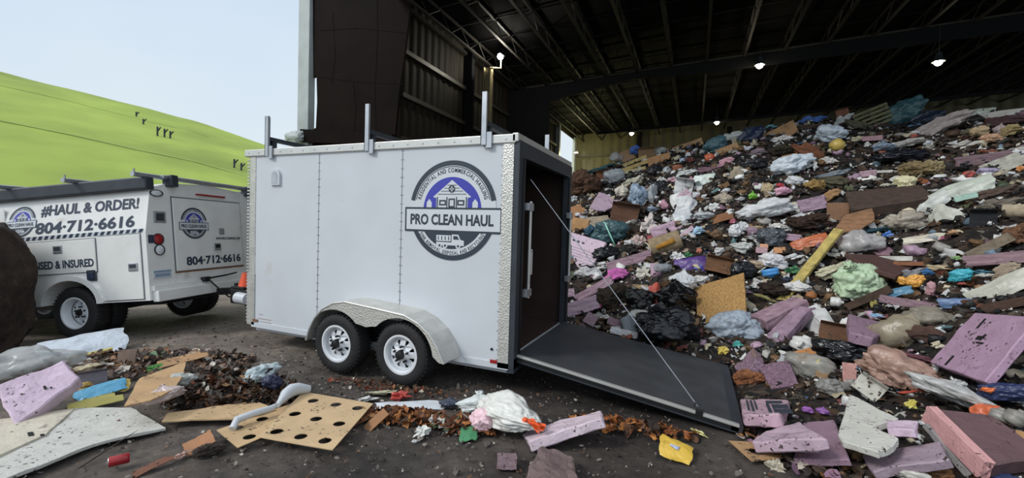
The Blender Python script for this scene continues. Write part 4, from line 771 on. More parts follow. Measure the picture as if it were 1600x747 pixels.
('paper',[3.281,4.63,1.11],[-0.07,-0.0,-0.181],[0.146,0.043,0.086],[0.022,0.135,0.045],'dark green tray just left of the long yellow plank'),
('bag',[3.275,4.15,0.87],[-0.102,-0.0,-0.19],[0.2,0.12,0.119],[0.656,0.644,0.633],'white wad under the plank lower left of the long yellow plank'),
('bottle',[3.415,3.938,0.798],[-0.58,-1.363,0.358],[0.055,0.055,0.075],[0.36,0.135,0.048],'amber bottle below the long yellow plank'),
('bottle',[3.662,3.607,0.752],[-0.123,-0.0,-0.251],[0.081,0.071,0.071],[0.684,0.679,0.648],'white tub lower left of the mint green bag'),
('cloth',[3.756,4.426,1.159],[-0.072,-0.435,-0.208],[0.29,0.072,0.139],[0.61,0.571,0.413],'cream cloth right of the long yellow plank'),
('paper',[4.094,5.188,1.658],[-0.007,-0.0,-0.254],[0.191,0.061,0.122],[0.532,0.405,0.419],'pink speckled paper lower left of the curved brown cardboard lid'),
('paper',[3.345,4.982,1.325],[-0.044,-0.174,-0.173],[0.173,0.043,0.062],[0.598,0.609,0.609],'white flattened pack just upper left of the long yellow plank'),
('clump',[2.927,4.193,0.805],[-0.11,-0.0,-0.148],[0.245,0.146,0.142],[0.034,0.022,0.015],'dark brown clump just below the bright blue bottle'),
('stick',[2.828,4.033,0.67],[-0.137,0.346,-0.186],[0.147,0.053,0.053],[0.243,0.224,0.083],'yellow green twig below the bright blue bottle'),
('stick',[2.827,4.735,1.071],[-0.104,-0.783,-0.054],[0.08,0.029,0.029],[0.582,0.582,0.543],'white pipe end just left of the bright blue bottle'),
('black',[3.156,4.41,0.959],[-0.089,-0.0,-0.171],[0.097,0.059,0.059],[0.022,0.033,0.064],'navy scrap just lower right of the bright blue bottle'),
('bag',[2.756,4.833,1.139],[-0.066,-0.0,-0.119],[0.154,0.098,0.098],[0.401,0.302,0.211],'beige wad just upper left of the bright blue bottle'),
('carton',[5.616,11.666,5.376],[0.225,-0.17,-0.283],[0.208,0.127,0.127],[0.193,0.079,0.044],'rust carton right of the blue crest tarpaulin'),
('cloth',[5.553,11.197,5.062],[0.222,-0.341,-0.323],[0.268,0.078,0.156],[0.551,0.551,0.53],'white rag above the yellow ball'),
('pallet',[6.175,11.05,5.037],[0.22,-0.341,-0.363],[0.381,0.254,0.254],[0.154,0.141,0.074],'slatted wooden pallet upper right of the yellow ball'),
('bag',[6.723,11.001,5.005],[0.224,-0.427,-0.417],[0.638,0.383,0.362],[0.033,0.09,0.102],'dark teal bag right of the slatted pallet'),
('foam',[5.721,9.488,4.184],[0.173,-0.0,-0.289],[0.194,0.045,0.057],[0.416,0.247,0.279],'rose foam bar below the slatted pallet'),
('paper',[5.444,9.571,4.199],[0.174,-0.0,-0.269],[0.187,0.047,0.079],[0.47,0.414,0.281],'cream scrap right of the yellow ball'),
('bag',[5.723,8.772,3.833],[0.156,-0.0,-0.304],[0.256,0.174,0.174],[0.195,0.247,0.32],'blue-grey bag below the slatted pallet'),
('cloth',[7.036,9.572,4.377],[0.198,-0.429,-0.457],[0.784,0.196,0.262],[0.385,0.331,0.319],'pale grey sack on the crest some way right of the slatted pallet'),
('cloth',[6.268,8.824,3.921],[0.162,-0.172,-0.369],[0.431,0.108,0.116],[0.394,0.376,0.355],'pale grey trailing sheet lower left of the pale grey crest sack'),
('paper',[6.473,9.319,4.173],[0.171,-0.0,-0.343],[0.084,0.028,0.055],[0.406,0.089,0.069],'red tip left of the pale grey crest sack'),
('black',[5.752,8.05,3.506],[0.139,-0.0,-0.324],[0.55,0.33,0.155],[0.011,0.012,0.018],'black plastic sheet above the broad dark brown board'),
('cloth',[5.713,10.607,4.772],[0.21,0.342,-0.196],[0.382,0.116,0.234],[0.092,0.087,0.054],'olive sack just lower left of the slatted pallet'),
('black',[7.147,10.535,4.829],[0.204,-0.257,-0.41],[0.464,0.278,0.222],[0.018,0.026,0.048],'navy bag just upper left of the pale grey crest sack'),
('foam',[5.082,7.49,3.072],[0.112,-0.087,-0.295],[0.132,0.05,0.062],[0.435,0.288,0.342],'mauve foam bit upper left of the broad dark brown board'),
('plank',[5.34,7.482,3.107],[0.114,-0.0,-0.306],[0.15,0.03,0.027],[0.626,0.603,0.559],'white slat above the broad dark brown board'),
('paper',[5.515,9.114,3.965],[0.162,-0.0,-0.283],[0.085,0.038,0.076],[0.545,0.545,0.529],'white scrap below the slatted pallet'),
('clump',[5.8,7.212,3.101],[0.114,-0.0,-0.35],[0.362,0.217,0.204],[0.241,0.174,0.086],'ochre brown clump upper right of the broad dark brown board'),
('card',[4.24,6.112,2.18],[-0.445,-0.0,-0.245],[0.175,0.049,0.198],[0.206,0.11,0.06],'square brown cardboard just left of the curved brown cardboard lid'),
('bag',[5.423,6.703,2.77],[0.092,-0.0,-0.334],[0.197,0.151,0.151],[0.654,0.613,0.382],'white and yellow packet upper right of the broad dark brown board'),
('paper',[5.215,6.825,2.759],[0.091,0.087,-0.305],[0.162,0.041,0.038],[0.576,0.554,0.468],'pale strip just above the broad dark brown board'),
('bag',[4.934,5.259,1.982],[0.027,-0.174,-0.34],[0.304,0.198,0.198],[0.348,0.308,0.251],'taupe grey sack lower right of the broad dark brown board'),
('sheet',[5.469,5.778,2.352],[-0.416,-0.61,-0.408],[0.284,0.072,0.138],[0.572,0.594,0.561],'striped white film right of the broad dark brown board'),
('cloth',[4.495,5.285,1.828],[0.011,-0.14,-0.293],[0.296,0.074,0.074],[0.024,0.069,0.093],'dark teal cloth just lower right of the curved brown cardboard lid'),
('paper',[4.678,5.053,1.769],[0.005,-0.0,-0.317],[0.084,0.032,0.065],[0.07,0.204,0.555],'blue scrap lower right of the curved brown cardboard lid'),
('sheet',[5.005,4.646,1.723],[-0.489,-0.175,-0.364],[0.253,0.05,0.076],[0.612,0.567,0.456],'cream sheet above the golden scraps'),
('film',[4.291,4.92,1.617],[-0.012,-0.14,-0.28],[0.314,0.203,0.203],[0.582,0.566,0.566],'white grey crinkled bag below the curved brown cardboard lid'),
('paper',[5.077,5.888,2.275],[0.052,-0.0,-0.328],[0.084,0.024,0.049],[0.536,0.284,0.188],'salmon scrap just lower right of the broad dark brown board'),
('stick',[4.773,5.885,2.19],[0.045,-0.0,-0.301],[0.036,0.036,0.089],[0.36,0.323,0.293],'grey stub just lower left of the broad dark brown board'),
('bag',[3.965,3.806,1.016],[-0.087,-0.0,-0.281],[0.312,0.301,0.301],[0.49,0.631,0.428],'mint green bag some way left of the golden scraps'),
('bag',[3.966,4.167,1.125],[-0.07,-0.0,-0.27],[0.096,0.096,0.096],[0.148,0.099,0.068],'brown lump in the mint bag just upper left of the mint green bag'),
('plank',[4.522,4.316,1.396],[-0.037,-0.07,-0.323],[0.212,0.03,0.035],[0.627,0.621,0.56],'white shell-like strip upper left of the golden scraps'),
('plank',[4.615,4.074,1.34],[-0.045,-0.07,-0.342],[0.161,0.03,0.028],[0.265,0.108,0.053],'rust tan strip just above the golden scraps'),
('bag',[4.421,3.64,1.107],[-0.076,-0.0,-0.341],[0.086,0.065,0.065],[0.798,0.411,0.089],'golden scrap, left of a pair just left of the golden scraps'),
('bag',[4.498,3.549,1.123],[-0.076,-0.174,-0.341],[0.127,0.101,0.101],[0.805,0.402,0.086],'golden scrap, right of a pair left of the turquoise scrap'),
('cloth',[4.556,3.794,1.219],[-0.065,-0.348,-0.328],[0.175,0.044,0.071],[0.244,0.247,0.267],'grey rag just above the golden scraps'),
('bag',[4.687,3.683,1.247],[-0.058,-0.0,-0.369],[0.07,0.065,0.065],[0.05,0.153,0.352],'blue knotted scrap just upper right of the golden scraps'),
('sheet',[4.276,3.446,0.967],[-0.59,-0.347,-0.297],[0.175,0.046,0.06],[0.093,0.237,0.368],'steel blue film just lower left of the golden scraps'),
('foam',[4.271,3.11,0.877],[-0.112,0.069,-0.353],[0.26,0.04,0.05],[0.262,0.167,0.198],'mauve foam beam below the golden scraps'),
('stick',[4.008,3.35,0.806],[-0.183,-0.864,-0.163],[0.044,0.044,0.067],[0.367,0.314,0.098],'yellow banana-shaped stub lower right of the mint green bag'),
('plank',[3.991,3.513,0.852],[-0.134,-0.607,-0.218],[0.282,0.04,0.05],[0.064,0.037,0.023],'dark brown plank just lower right of the mint green bag'),
('bag',[4.556,3.238,1.061],[-0.085,-0.0,-0.374],[0.055,0.066,0.11],[0.496,0.273,0.302],'rosy plush toy right of the golden scraps'),
('sheet',[8.149,10.504,4.847],[-0.295,-0.0,-0.418],[0.29,0.082,0.164],[0.477,0.497,0.415],'pale green white sheet right of the pale grey crest sack'),
('sheet',[8.35,9.894,4.712],[-0.298,-0.0,-0.446],[0.437,0.053,0.083],[0.474,0.45,0.413],'white sheet strip on the crest some way right of the pale grey crest sack'),
('cloth',[8.021,9.275,4.381],[0.178,-0.0,-0.444],[0.47,0.118,0.157],[0.068,0.033,0.038],'maroon blanket some way right of the pale grey crest sack'),
('bag',[7.432,8.849,4.11],[0.168,-0.0,-0.419],[0.155,0.128,0.128],[0.452,0.331,0.198],'cream wad right of the pale grey crest sack'),
('bag',[7.341,8.225,3.837],[0.155,-0.0,-0.431],[0.194,0.116,0.114],[0.43,0.255,0.16],'salmon beige wad some way right of the pale grey crest sack'),
('bag',[7.731,8.734,4.11],[0.167,-0.0,-0.441],[0.126,0.126,0.143],[0.357,0.279,0.275],'pinkish grey wad some way right of the pale grey crest sack'),
('cloth',[7.83,8.56,4.053],[0.175,-0.344,-0.513],[0.229,0.078,0.156],[0.338,0.252,0.122],'ochre cloth some way right of the pale grey crest sack'),
('cloth',[7.368,9.073,4.19],[0.177,-0.258,-0.454],[0.368,0.092,0.122],[0.134,0.12,0.078],'olive rag right of the pale grey crest sack'),
('paper',[6.908,8.169,3.727],[0.152,-0.173,-0.43],[0.295,0.074,0.098],[0.382,0.361,0.333],'grey white scraps lower right of the pale grey crest sack'),
('foam',[6.716,7.062,3.241],[0.125,-0.104,-0.438],[0.358,0.089,0.111],[0.184,0.118,0.138],'dusky mauve board some way lower right of the pale grey crest sack'),
('plank',[6.84,6.826,3.166],[0.132,-0.433,-0.498],[0.262,0.048,0.06],[0.528,0.518,0.453],'white plank, lower of a pair some way above the black box'),
('plank',[6.911,6.582,3.094],[0.136,-0.554,-0.528],[0.219,0.055,0.069],[0.516,0.506,0.442],'white plank, upper of a pair some way upper right of the black box'),
('bag',[6.521,6.476,2.953],[0.106,-0.0,-0.43],[0.168,0.101,0.077],[0.389,0.343,0.489],'lilac wad some way above the black box'),
('bag',[6.264,6.516,2.893],[0.101,-0.0,-0.408],[0.1,0.078,0.078],[0.436,0.081,0.065],'red lump above the black box'),
('paper',[6.869,6.308,2.979],[0.108,-0.0,-0.464],[0.08,0.026,0.054],[0.574,0.233,0.069],'orange scrap some way upper right of the black box'),
('clump',[6.01,7.139,3.111],[0.115,-0.0,-0.368],[0.294,0.185,0.185],[0.317,0.251,0.132],'ochre beige clump below the pale grey crest sack'),
('paper',[6.379,6.304,2.832],[0.097,-0.0,-0.425],[0.116,0.029,0.048],[0.435,0.354,0.241],'beige scrap above the black box'),
('sheet',[5.949,5.955,2.577],[-0.402,-0.435,-0.439],[0.432,0.083,0.168],[0.504,0.545,0.474],'long mint white sheet upper left of the black box'),
('foam',[5.891,5.654,2.432],[0.07,-0.313,-0.43],[0.136,0.035,0.044],[0.424,0.615,0.526],'mint green block upper left of the black box'),
('sheet',[5.424,5.177,2.096],[-0.424,-0.959,-0.438],[0.164,0.1,0.215],[0.536,0.542,0.475],'white torn sheet left of the black box'),
('bag',[6.277,5.978,2.687],[0.087,-0.0,-0.429],[0.154,0.092,0.086],[0.389,0.343,0.478],'lilac plush scrap above the black box'),
('carton',[5.65,4.614,2.005],[0.029,-0.0,-0.429],[0.192,0.174,0.174],[0.012,0.014,0.018],'black box with white mark some way above the turquoise scrap'),
('roll',[6.024,4.655,2.154],[0.044,-0.0,-0.462],[0.142,0.104,0.104],[0.446,0.369,0.259],'cream rolled bundle right of the black box'),
('cloth',[6.183,5.552,2.498],[0.076,-0.261,-0.457],[0.33,0.083,0.139],[0.104,0.069,0.055],'brown blanket above the black box'),
('cloth',[6.047,5.088,2.282],[0.056,-0.174,-0.455],[0.276,0.07,0.102],[0.193,0.167,0.133],'grey olive rag upper right of the black box'),
('paper',[5.312,4.578,1.813],[0.009,-0.0,-0.397],[0.1,0.026,0.053],[0.492,0.26,0.123],'apricot scrap lower left of the black box'),
('paper',[5.186,4.496,1.732],[0.001,-0.0,-0.388],[0.088,0.023,0.047],[0.355,0.099,0.166],'magenta scrap above the turquoise scrap'),
('clump',[5.707,3.938,1.811],[0.01,-0.0,-0.466],[0.156,0.156,0.167],[0.201,0.098,0.053],'rust brown pile right of the black box'),
('plank',[5.394,3.875,1.636],[-0.013,-0.663,-0.429],[0.236,0.049,0.061],[0.227,0.183,0.129],'taupe weathered plank below the black box'),
('foam',[5.307,3.43,1.492],[-0.029,-0.209,-0.444],[0.32,0.056,0.07],[0.293,0.184,0.211],'long mauve foam beam lower right of the black box'),
('bag',[4.879,3.323,1.251],[-0.061,-0.261,-0.392],[0.125,0.085,0.085],[0.065,0.44,0.544],'turquoise scrap some way right of the golden scraps'),
('paper',[5.029,3.307,1.312],[-0.052,-0.139,-0.419],[0.148,0.037,0.03],[0.043,0.149,0.191],'dark teal strip just right of the turquoise scrap'),
('paper',[5.04,3.158,1.286],[-0.056,-0.139,-0.427],[0.101,0.025,0.024],[0.569,0.569,0.531],'white strip right of the turquoise scrap'),
('cloth',[5.184,3.069,1.351],[-0.058,-0.61,-0.423],[0.168,0.052,0.103],[0.378,0.301,0.223],'beige cloth right of the turquoise scrap'),
('sheet',[4.975,2.69,1.186],[-0.576,-0.609,-0.403],[0.346,0.066,0.12],[0.504,0.493,0.422],'large white crinkled sheet right of the turquoise scrap'),
('bag',[4.88,2.848,1.152],[-0.076,-0.0,-0.433],[0.078,0.047,0.046],[0.276,0.147,0.068],'tan wad lower right of the turquoise scrap'),
('paper',[5.059,3.841,1.462],[-0.031,-0.0,-0.403],[0.08,0.02,0.032],[0.218,0.397,0.142],'pale green scrap just above the turquoise scrap'),
('paper',[4.81,3.746,1.321],[-0.048,-0.0,-0.38],[0.155,0.038,0.043],[0.466,0.378,0.231],'cream strip left of the turquoise scrap'),
('sheet',[4.583,2.71,0.969],[-0.593,-0.174,-0.386],[0.143,0.044,0.058],[0.127,0.201,0.368],'blue and white packet below the turquoise scrap'),
('plank',[4.808,2.239,1.049],[-0.106,-0.434,-0.415],[0.213,0.036,0.045],[0.066,0.034,0.022],'dark brown splintered plank some way upper right of the big flat pink board'),
('clump',[4.632,2.489,0.978],[-0.104,-0.0,-0.423],[0.101,0.079,0.079],[0.19,0.075,0.043],'rust fuzzy clump below the turquoise scrap'),
('paper',[4.821,3.151,1.166],[-0.072,-0.174,-0.397],[0.054,0.014,0.019],[0.395,0.076,0.058],'red sliver just below the turquoise scrap'),
('clump',[2.332,1.476,0.076],[-0.299,-0.251,-0.038],[0.194,0.124,0.124],[0.298,0.116,0.049],'rusty brown crumbly slab some way below the tan chipboard panel'),
('bag',[2.287,3.069,0.304],[-0.204,-0.257,-0.03],[0.359,0.254,0.254],[0.333,0.386,0.446],'big blue-grey bag lower right of the tan chipboard panel'),
('paper',[2.309,2.658,0.179],[-0.226,-0.0,-0.091],[0.08,0.026,0.054],[0.056,0.347,0.315],'teal scrap below the tan chipboard panel'),
('paper',[2.116,2.453,0.124],[-0.257,-0.339,0.023],[0.09,0.035,0.068],[0.673,0.523,0.096],'yellow wrapper by the ramp some way below the tan chipboard panel'),
('film',[2.963,1.621,0.248],[-0.253,0.169,-0.263],[0.284,0.173,0.173],[0.394,0.385,0.351],'clear rumpled bag with yellow tag some way upper left of the dirty white notched slab'),
('bottle',[3.063,2.565,0.311],[-0.551,-1.167,0.31],[0.11,0.11,0.144],[0.67,0.664,0.635],'white plastic jug some way below the long yellow plank'),
('card',[3.013,2.203,0.258],[-0.738,-0.424,-0.103],[0.111,0.02,0.076],[0.448,0.202,0.07],'orange tan cardboard tray some way lower left of the mint green bag'),
('sheet',[3.368,3.177,0.438],[-0.687,-0.515,-0.129],[0.185,0.114,0.259],[0.571,0.577,0.566],'ragged white film some way lower left of the mint green bag'),
('bag',[3.4,3.569,0.618],[-0.141,-0.0,-0.22],[0.097,0.097,0.103],[0.657,0.657,0.645],'white knotted bag below the long yellow plank'),
('roll',[3.28,3.509,0.55],[-0.42,1.192,-0.599],[0.077,0.077,0.129],[0.209,0.151,0.212],'grey mauve pipe end some way below the long yellow plank'),
('paper',[2.197,2.119,0.047],[-0.266,-0.0,-0.081],[0.054,0.02,0.04],[0.548,0.277,0.2],'salmon scrap some way below the tan chipboard panel'),
('carton',[3.48,2.885,0.426],[-0.181,0.086,-0.268],[0.248,0.149,0.14],[0.151,0.073,0.039],'brown crushed carton some way lower left of the mint green bag'),
('black',[3.368,2.175,0.354],[-0.21,-0.0,-0.263],[0.316,0.19,0.13],[0.01,0.011,0.014],'flat black bag some way left of the dusty pink sack'),
('film',[3.919,2.343,0.57],[-0.195,-0.515,-0.238],[0.293,0.21,0.21],[0.437,0.373,0.263],'beige see-through film above the dusty pink sack'),
('film',[4.291,2.481,0.796],[-0.132,-0.0,-0.379],[0.282,0.169,0.14],[0.368,0.33,0.264],'beige grey clear bag lower right of the golden scraps'),
('cloth',[4.12,2.081,0.64],[-0.166,0.172,-0.406],[0.221,0.064,0.127],[0.084,0.044,0.034],'brown blanket some way upper right of the dusty pink sack'),
('bag',[3.595,1.336,0.381],[-0.235,0.17,-0.38],[0.34,0.216,0.216],[0.373,0.236,0.189],'dusty pink sack some way upper right of the dirty white notched slab'),
('foam',[3.218,1.336,0.281],[-0.254,-0.084,-0.254],[0.056,0.045,0.139],[0.458,0.238,0.211],'upright salmon foam strip left of the dusty pink sack'),
('carton',[3.272,1.008,0.295],[-0.303,0.504,-0.452],[0.148,0.103,0.103],[0.533,0.518,0.454],'white crushed box lower left of the dusty pink sack'),
('paper',[3.387,1.634,0.318],[-0.234,-0.0,-0.289],[0.062,0.016,0.02],[0.142,0.319,0.589],'small blue lid left of the dusty pink sack'),
('card',[3.077,1.417,0.246],[-0.746,-0.0,-0.248],[0.129,0.02,0.042],[0.239,0.145,0.075],'tan flattened box some way upper left of the dirty white notched slab'),
('cloth',[3.902,1.782,0.477],[-0.199,0.086,-0.379],[0.212,0.053,0.053],[0.146,0.056,0.071],'maroon sequined cloth upper right of the dusty pink sack'),
('paper',[4.104,1.876,0.603],[-0.174,-0.0,-0.387],[0.061,0.024,0.049],[0.538,0.476,0.355],'cream cup left of the big flat pink board'),
('bag',[2.984,1.073,0.23],[-0.277,-0.0,-0.247],[0.176,0.106,0.092],[0.21,0.204,0.19],'grey rumpled bag some way upper left of the dirty white notched slab'),
('paper',[3.958,3.06,0.685],[-0.139,-0.0,-0.308],[0.097,0.024,0.031],[0.279,0.457,0.653],'light blue strip lower right of the mint green bag'),
('bag',[3.773,0.763,0.411],[-0.254,0.237,-0.469],[0.346,0.208,0.126],[0.484,0.484,0.47],'large grey white sheet bag some way left of the navy and orange bag'),
('bag',[4.05,0.681,0.5],[-0.236,-0.255,-0.402],[0.2,0.12,0.082],[0.025,0.037,0.104],'navy and orange bag some way lower right of the big flat pink board'),
('sheet',[3.856,0.497,0.383],[-0.766,-0.337,-0.351],[0.091,0.048,0.068],[0.626,0.145,0.061],'orange torn flag lower left of the navy and orange bag'),
('paper',[4.045,0.788,0.489],[-0.227,-0.0,-0.453],[0.044,0.02,0.042],[0.673,0.168,0.076],'orange white crumple just upper left of the navy and orange bag'),
('stick',[3.555,0.922,0.339],[-0.282,-0.421,-0.241],[0.081,0.023,0.023],[0.53,0.087,0.055],'red-orange tool handle lower right of the dusty pink sack'),
('paper',[3.45,0.641,0.308],[-0.317,0.502,-0.515],[0.049,0.025,0.053],[0.528,0.457,0.089],'yellow square frame lower right of the dusty pink sack'),
('cloth',[3.535,-0.298,0.222],[-0.347,-0.0,-0.457],[0.229,0.058,0.06],[0.03,0.046,0.127],'navy blue cloth at the bottom some way below the navy and orange bag'),
('card',[3.878,0.135,0.332],[-0.777,-0.0,-0.482],[0.032,0.02,0.062],[0.366,0.201,0.084],'tan card edge below the navy and orange bag'),
('bottle',[3.913,0.447,0.394],[-0.993,-1.258,0.512],[0.05,0.05,0.06],[0.264,0.253,0.234],'grey plastic cup, left of a pair below the navy and orange bag'),
('bottle',[3.977,0.398,0.406],[-0.487,-0.992,-0.058],[0.063,0.063,0.063],[0.251,0.237,0.213],'grey plastic cup, right of a pair lower right of the navy and orange bag'),
('clump',[3.238,-0.337,0.18],[-0.369,-0.0,-0.395],[0.133,0.08,0.052],[0.255,0.118,0.046],'ochre leaf heap some way lower right of the dirty white notched slab'),
('bag',[3.083,-0.368,0.143],[-0.384,-0.0,-0.361],[0.109,0.066,0.052],[0.505,0.49,0.451],'white rumpled wad some way lower right of the dirty white notched slab'),
('paper',[2.321,-0.385,0.016],[-0.623,0.769,-0.632],[0.074,0.034,0.068],[0.423,0.378,0.288],'beige grey shard some way lower left of the dirty white notched slab'),
('bag',[2.7,0.545,0.149],[-0.325,-0.0,-0.215],[0.049,0.031,0.031],[0.317,0.12,0.411],'purple wrapper, left of a pair some way left of the dirty white notched slab'),
('bag',[2.806,0.512,0.171],[-0.321,-0.0,-0.239],[0.052,0.041,0.041],[0.263,0.114,0.356],'purple wrapper, right of a pair left of the dirty white notched slab'),
('bottle',[0.824,2.833,0.237],[-0.406,1.01,-0.222],[0.142,0.132,0.132],[0.217,0.242,0.274],'grey plastic pot left of the shiny black bag beside the ramp'),
('foam',[0.781,2.61,0.161],[-0.231,0.136,0.106],[0.196,0.039,0.049],[0.645,0.651,0.657],'flat white box some way left of the shiny black bag beside the ramp'),
('stick',[0.392,7.512,2.201],[0.082,-1.046,0.042],[0.249,0.033,0.033],[0.096,0.059,0.038],'thin brown stick upper right of the green-ribboned teal bag'),
]
HEAP_BOARDS = [
('panel',[-0.731,5.937,1.127],[[-0.592,0.719,0.524],[0.61,-0.184,0.285],[0.351,-0.377,-0.238],[-0.369,-0.157,-0.571]],[-0.456,-0.738,0.498],0.06,[0.626,0.488,0.594],'pink foam panel with faint print beside the trailer door'),
('panel',[2.13,3.793,0.609],[[-0.384,0.613,0.116],[0.363,0.382,0.443],[0.333,-0.546,-0.11],[-0.312,-0.448,-0.45]],[-0.47,-0.44,0.765],0.03,[0.475,0.276,0.098],'square tan chipboard panel leaning on black bags some way left of the long yellow plank'),
('panel',[-0.637,8.162,2.465],[[-0.317,-0.533,-0.173],[-0.311,0.637,0.342],[0.51,0.419,0.084],[0.118,-0.523,-0.254]],[0.178,-0.397,0.9],0.05,[0.563,0.42,0.526],'pink ribbed foam sheet above the green-ribboned teal bag'),
('panel',[3.512,4.569,1.236],[[0.428,0.517,0.619],[0.541,0.422,0.6],[-0.411,-0.511,-0.606],[-0.558,-0.428,-0.612]],[-0.358,-0.58,0.732],0.06,[0.522,0.408,0.13],'long yellow plank standing out of the rubbish right of the bright blue bottle'),
('panel',[4.302,5.366,1.97],[[-0.32,-0.117,-0.136],[-0.063,0.304,0.133],[0.359,0.373,0.27],[0.279,-0.039,0.049],[0.035,-0.253,-0.115],[-0.29,-0.269,-0.202]],[-0.215,-0.429,0.878],0.03,[0.306,0.163,0.085],'curved brown cardboard lid lower left of the broad dark brown board'),
('panel',[4.978,6.06,2.459],[[-0.512,0.554,0.145],[0.552,0.252,0.258],[0.529,-0.305,-0.019],[0.03,-0.287,-0.133],[-0.6,-0.215,-0.252]],[-0.215,-0.429,0.878],0.2,[0.072,0.045,0.034],'broad dark brown board upper right of the curved brown cardboard lid'),
('panel',[4.352,4.064,1.326],[[-0.468,0.151,0.12],[0.768,0.644,0.1],[-0.033,-0.467,-0.151],[-0.267,-0.328,-0.07]],[0.14,-0.313,0.939],0.06,[0.089,0.044,0.037],'maroon brown flattened panel upper left of the golden scraps'),
('block',[2.909,3.469,0.613],[[-0.392,-0.04,-0.141],[0.223,0.299,0.152],[0.379,0.085,0.149],[-0.21,-0.345,-0.16]],[-0.307,-0.24,0.921],0.16,[0.36,0.235,0.285],'mauve foam beam, upper of the two by the plank below the bright blue bottle'),
('block',[2.892,3.024,0.388],[[-0.368,-0.142,-0.308],[0.206,0.322,0.312],[0.354,0.168,0.314],[-0.192,-0.348,-0.318]],[-0.47,-0.44,0.765],0.16,[0.314,0.211,0.282],'mauve foam beam, lower of the two by the plank'),
('block',[2.329,1.764,0.172],[[-0.113,0.215,-0.13],[0.079,0.152,0.154],[0.085,-0.172,0.096],[-0.052,-0.195,-0.12]],[-0.834,-0.111,0.54],0.12,[0.294,0.191,0.255],'short mauve foam beam end some way lower right of the tan chipboard panel'),
('panel',[2.61,1.438,0.194],[[-0.178,0.232,0.001],[0.129,0.225,0.102],[0.148,-0.217,-0.007],[-0.099,-0.241,-0.096]],[-0.307,-0.24,0.921],0.06,[0.239,0.147,0.202],'mauve scrawled foam sheet some way lower right of the tan chipboard panel'),
('block',[3.667,2.471,0.626],[[-0.036,0.501,0.065],[0.365,0.398,-0.013],[-0.06,-0.478,-0.046],[-0.269,-0.42,-0.005]],[0.162,-0.115,0.98],0.12,[0.294,0.189,0.258],'mauve foam box with torn edge below the mint green bag'),
('panel',[4.103,1.181,0.789],[[0.13,0.382,0.228],[0.214,-0.297,0.313],[-0.139,-0.41,-0.245],[-0.205,0.325,-0.296]],[-0.841,-0.037,0.54],0.07,[0.429,0.276,0.389],'big flat pink board at right some way upper left of the navy and orange bag'),
('panel',[3.582,-0.119,0.416],[[-0.247,0.14,0.078],[0.104,0.227,0.066],[0.277,-0.061,-0.054],[-0.134,-0.306,-0.09]],[0.112,-0.324,0.939],0.13,[0.142,0.08,0.086],'large maroon foam panel with salmon edge below the navy and orange bag'),
('panel',[3.409,-0.125,0.293],[[-0.12,0.09,0.102],[-0.037,0.138,0.085],[0.147,-0.039,-0.089],[0.01,-0.189,-0.097]],[0.395,-0.404,0.825],0.05,[0.273,0.259,0.259],'narrow grey board strip some way lower left of the navy and orange bag'),
('block',[3.087,-0.216,0.419],[[-0.04,0.104,-0.014],[0.103,0.048,0.025],[0.034,-0.105,0.012],[-0.096,-0.047,-0.023]],[-0.245,0.033,0.969],0.05,[0.616,0.469,0.58],'small bright pink foam brick right of the dirty white notched slab'),
('block',[3.076,-0.293,0.233],[[-0.182,0.169,-0.103],[0.212,0.065,0.114],[0.167,-0.142,0.095],[-0.197,-0.093,-0.105]],[-0.479,0.021,0.878],0.07,[0.34,0.262,0.313],'grey mauve foam beam with pink end some way below the dusty pink sack'),
('panel',[2.937,-0.183,0.34],[[0.023,0.601,0.052],[0.205,0.175,0.052],[0.115,0.103,0.03],[0.014,0.042,0.006],[0.107,-0.114,0.011],[0.046,-0.217,-0.008],[-0.063,-0.304,-0.036],[-0.222,-0.187,-0.056],[-0.226,-0.1,-0.05]],[-0.183,-0.077,0.98],0.05,[0.58,0.569,0.516],'dirty white notched foam slab some way lower left of the dusty pink sack'),
('block',[2.323,0.358,0.182],[[-0.151,0.319,-0.081],[0.245,0.288,0.004],[0.094,-0.316,0.069],[-0.188,-0.291,0.008]],[-0.195,0.152,0.969],0.1,[0.482,0.326,0.388],'pink foam box printed with black blocks some way left of the dirty white notched slab'),
('block',[2.398,-0.169,0.193],[[-0.097,0.188,-0.084],[0.15,0.239,0.01],[0.185,-0.323,0.152],[-0.239,-0.104,-0.078]],[-0.384,0.203,0.9],0.09,[0.514,0.379,0.457],'long pink foam beam lying by the holed cardboard some way below the bright blue bottle'),
('panel',[2.658,-0.029,0.141],[[-0.033,0.337,-0.02],[0.165,0.296,0.064],[0.088,-0.376,0.044],[-0.22,-0.258,-0.088]],[-0.389,0.017,0.921],0.05,[0.304,0.197,0.257],'mauve foam sheet under the long pink beam left of the dirty white notched slab'),
]
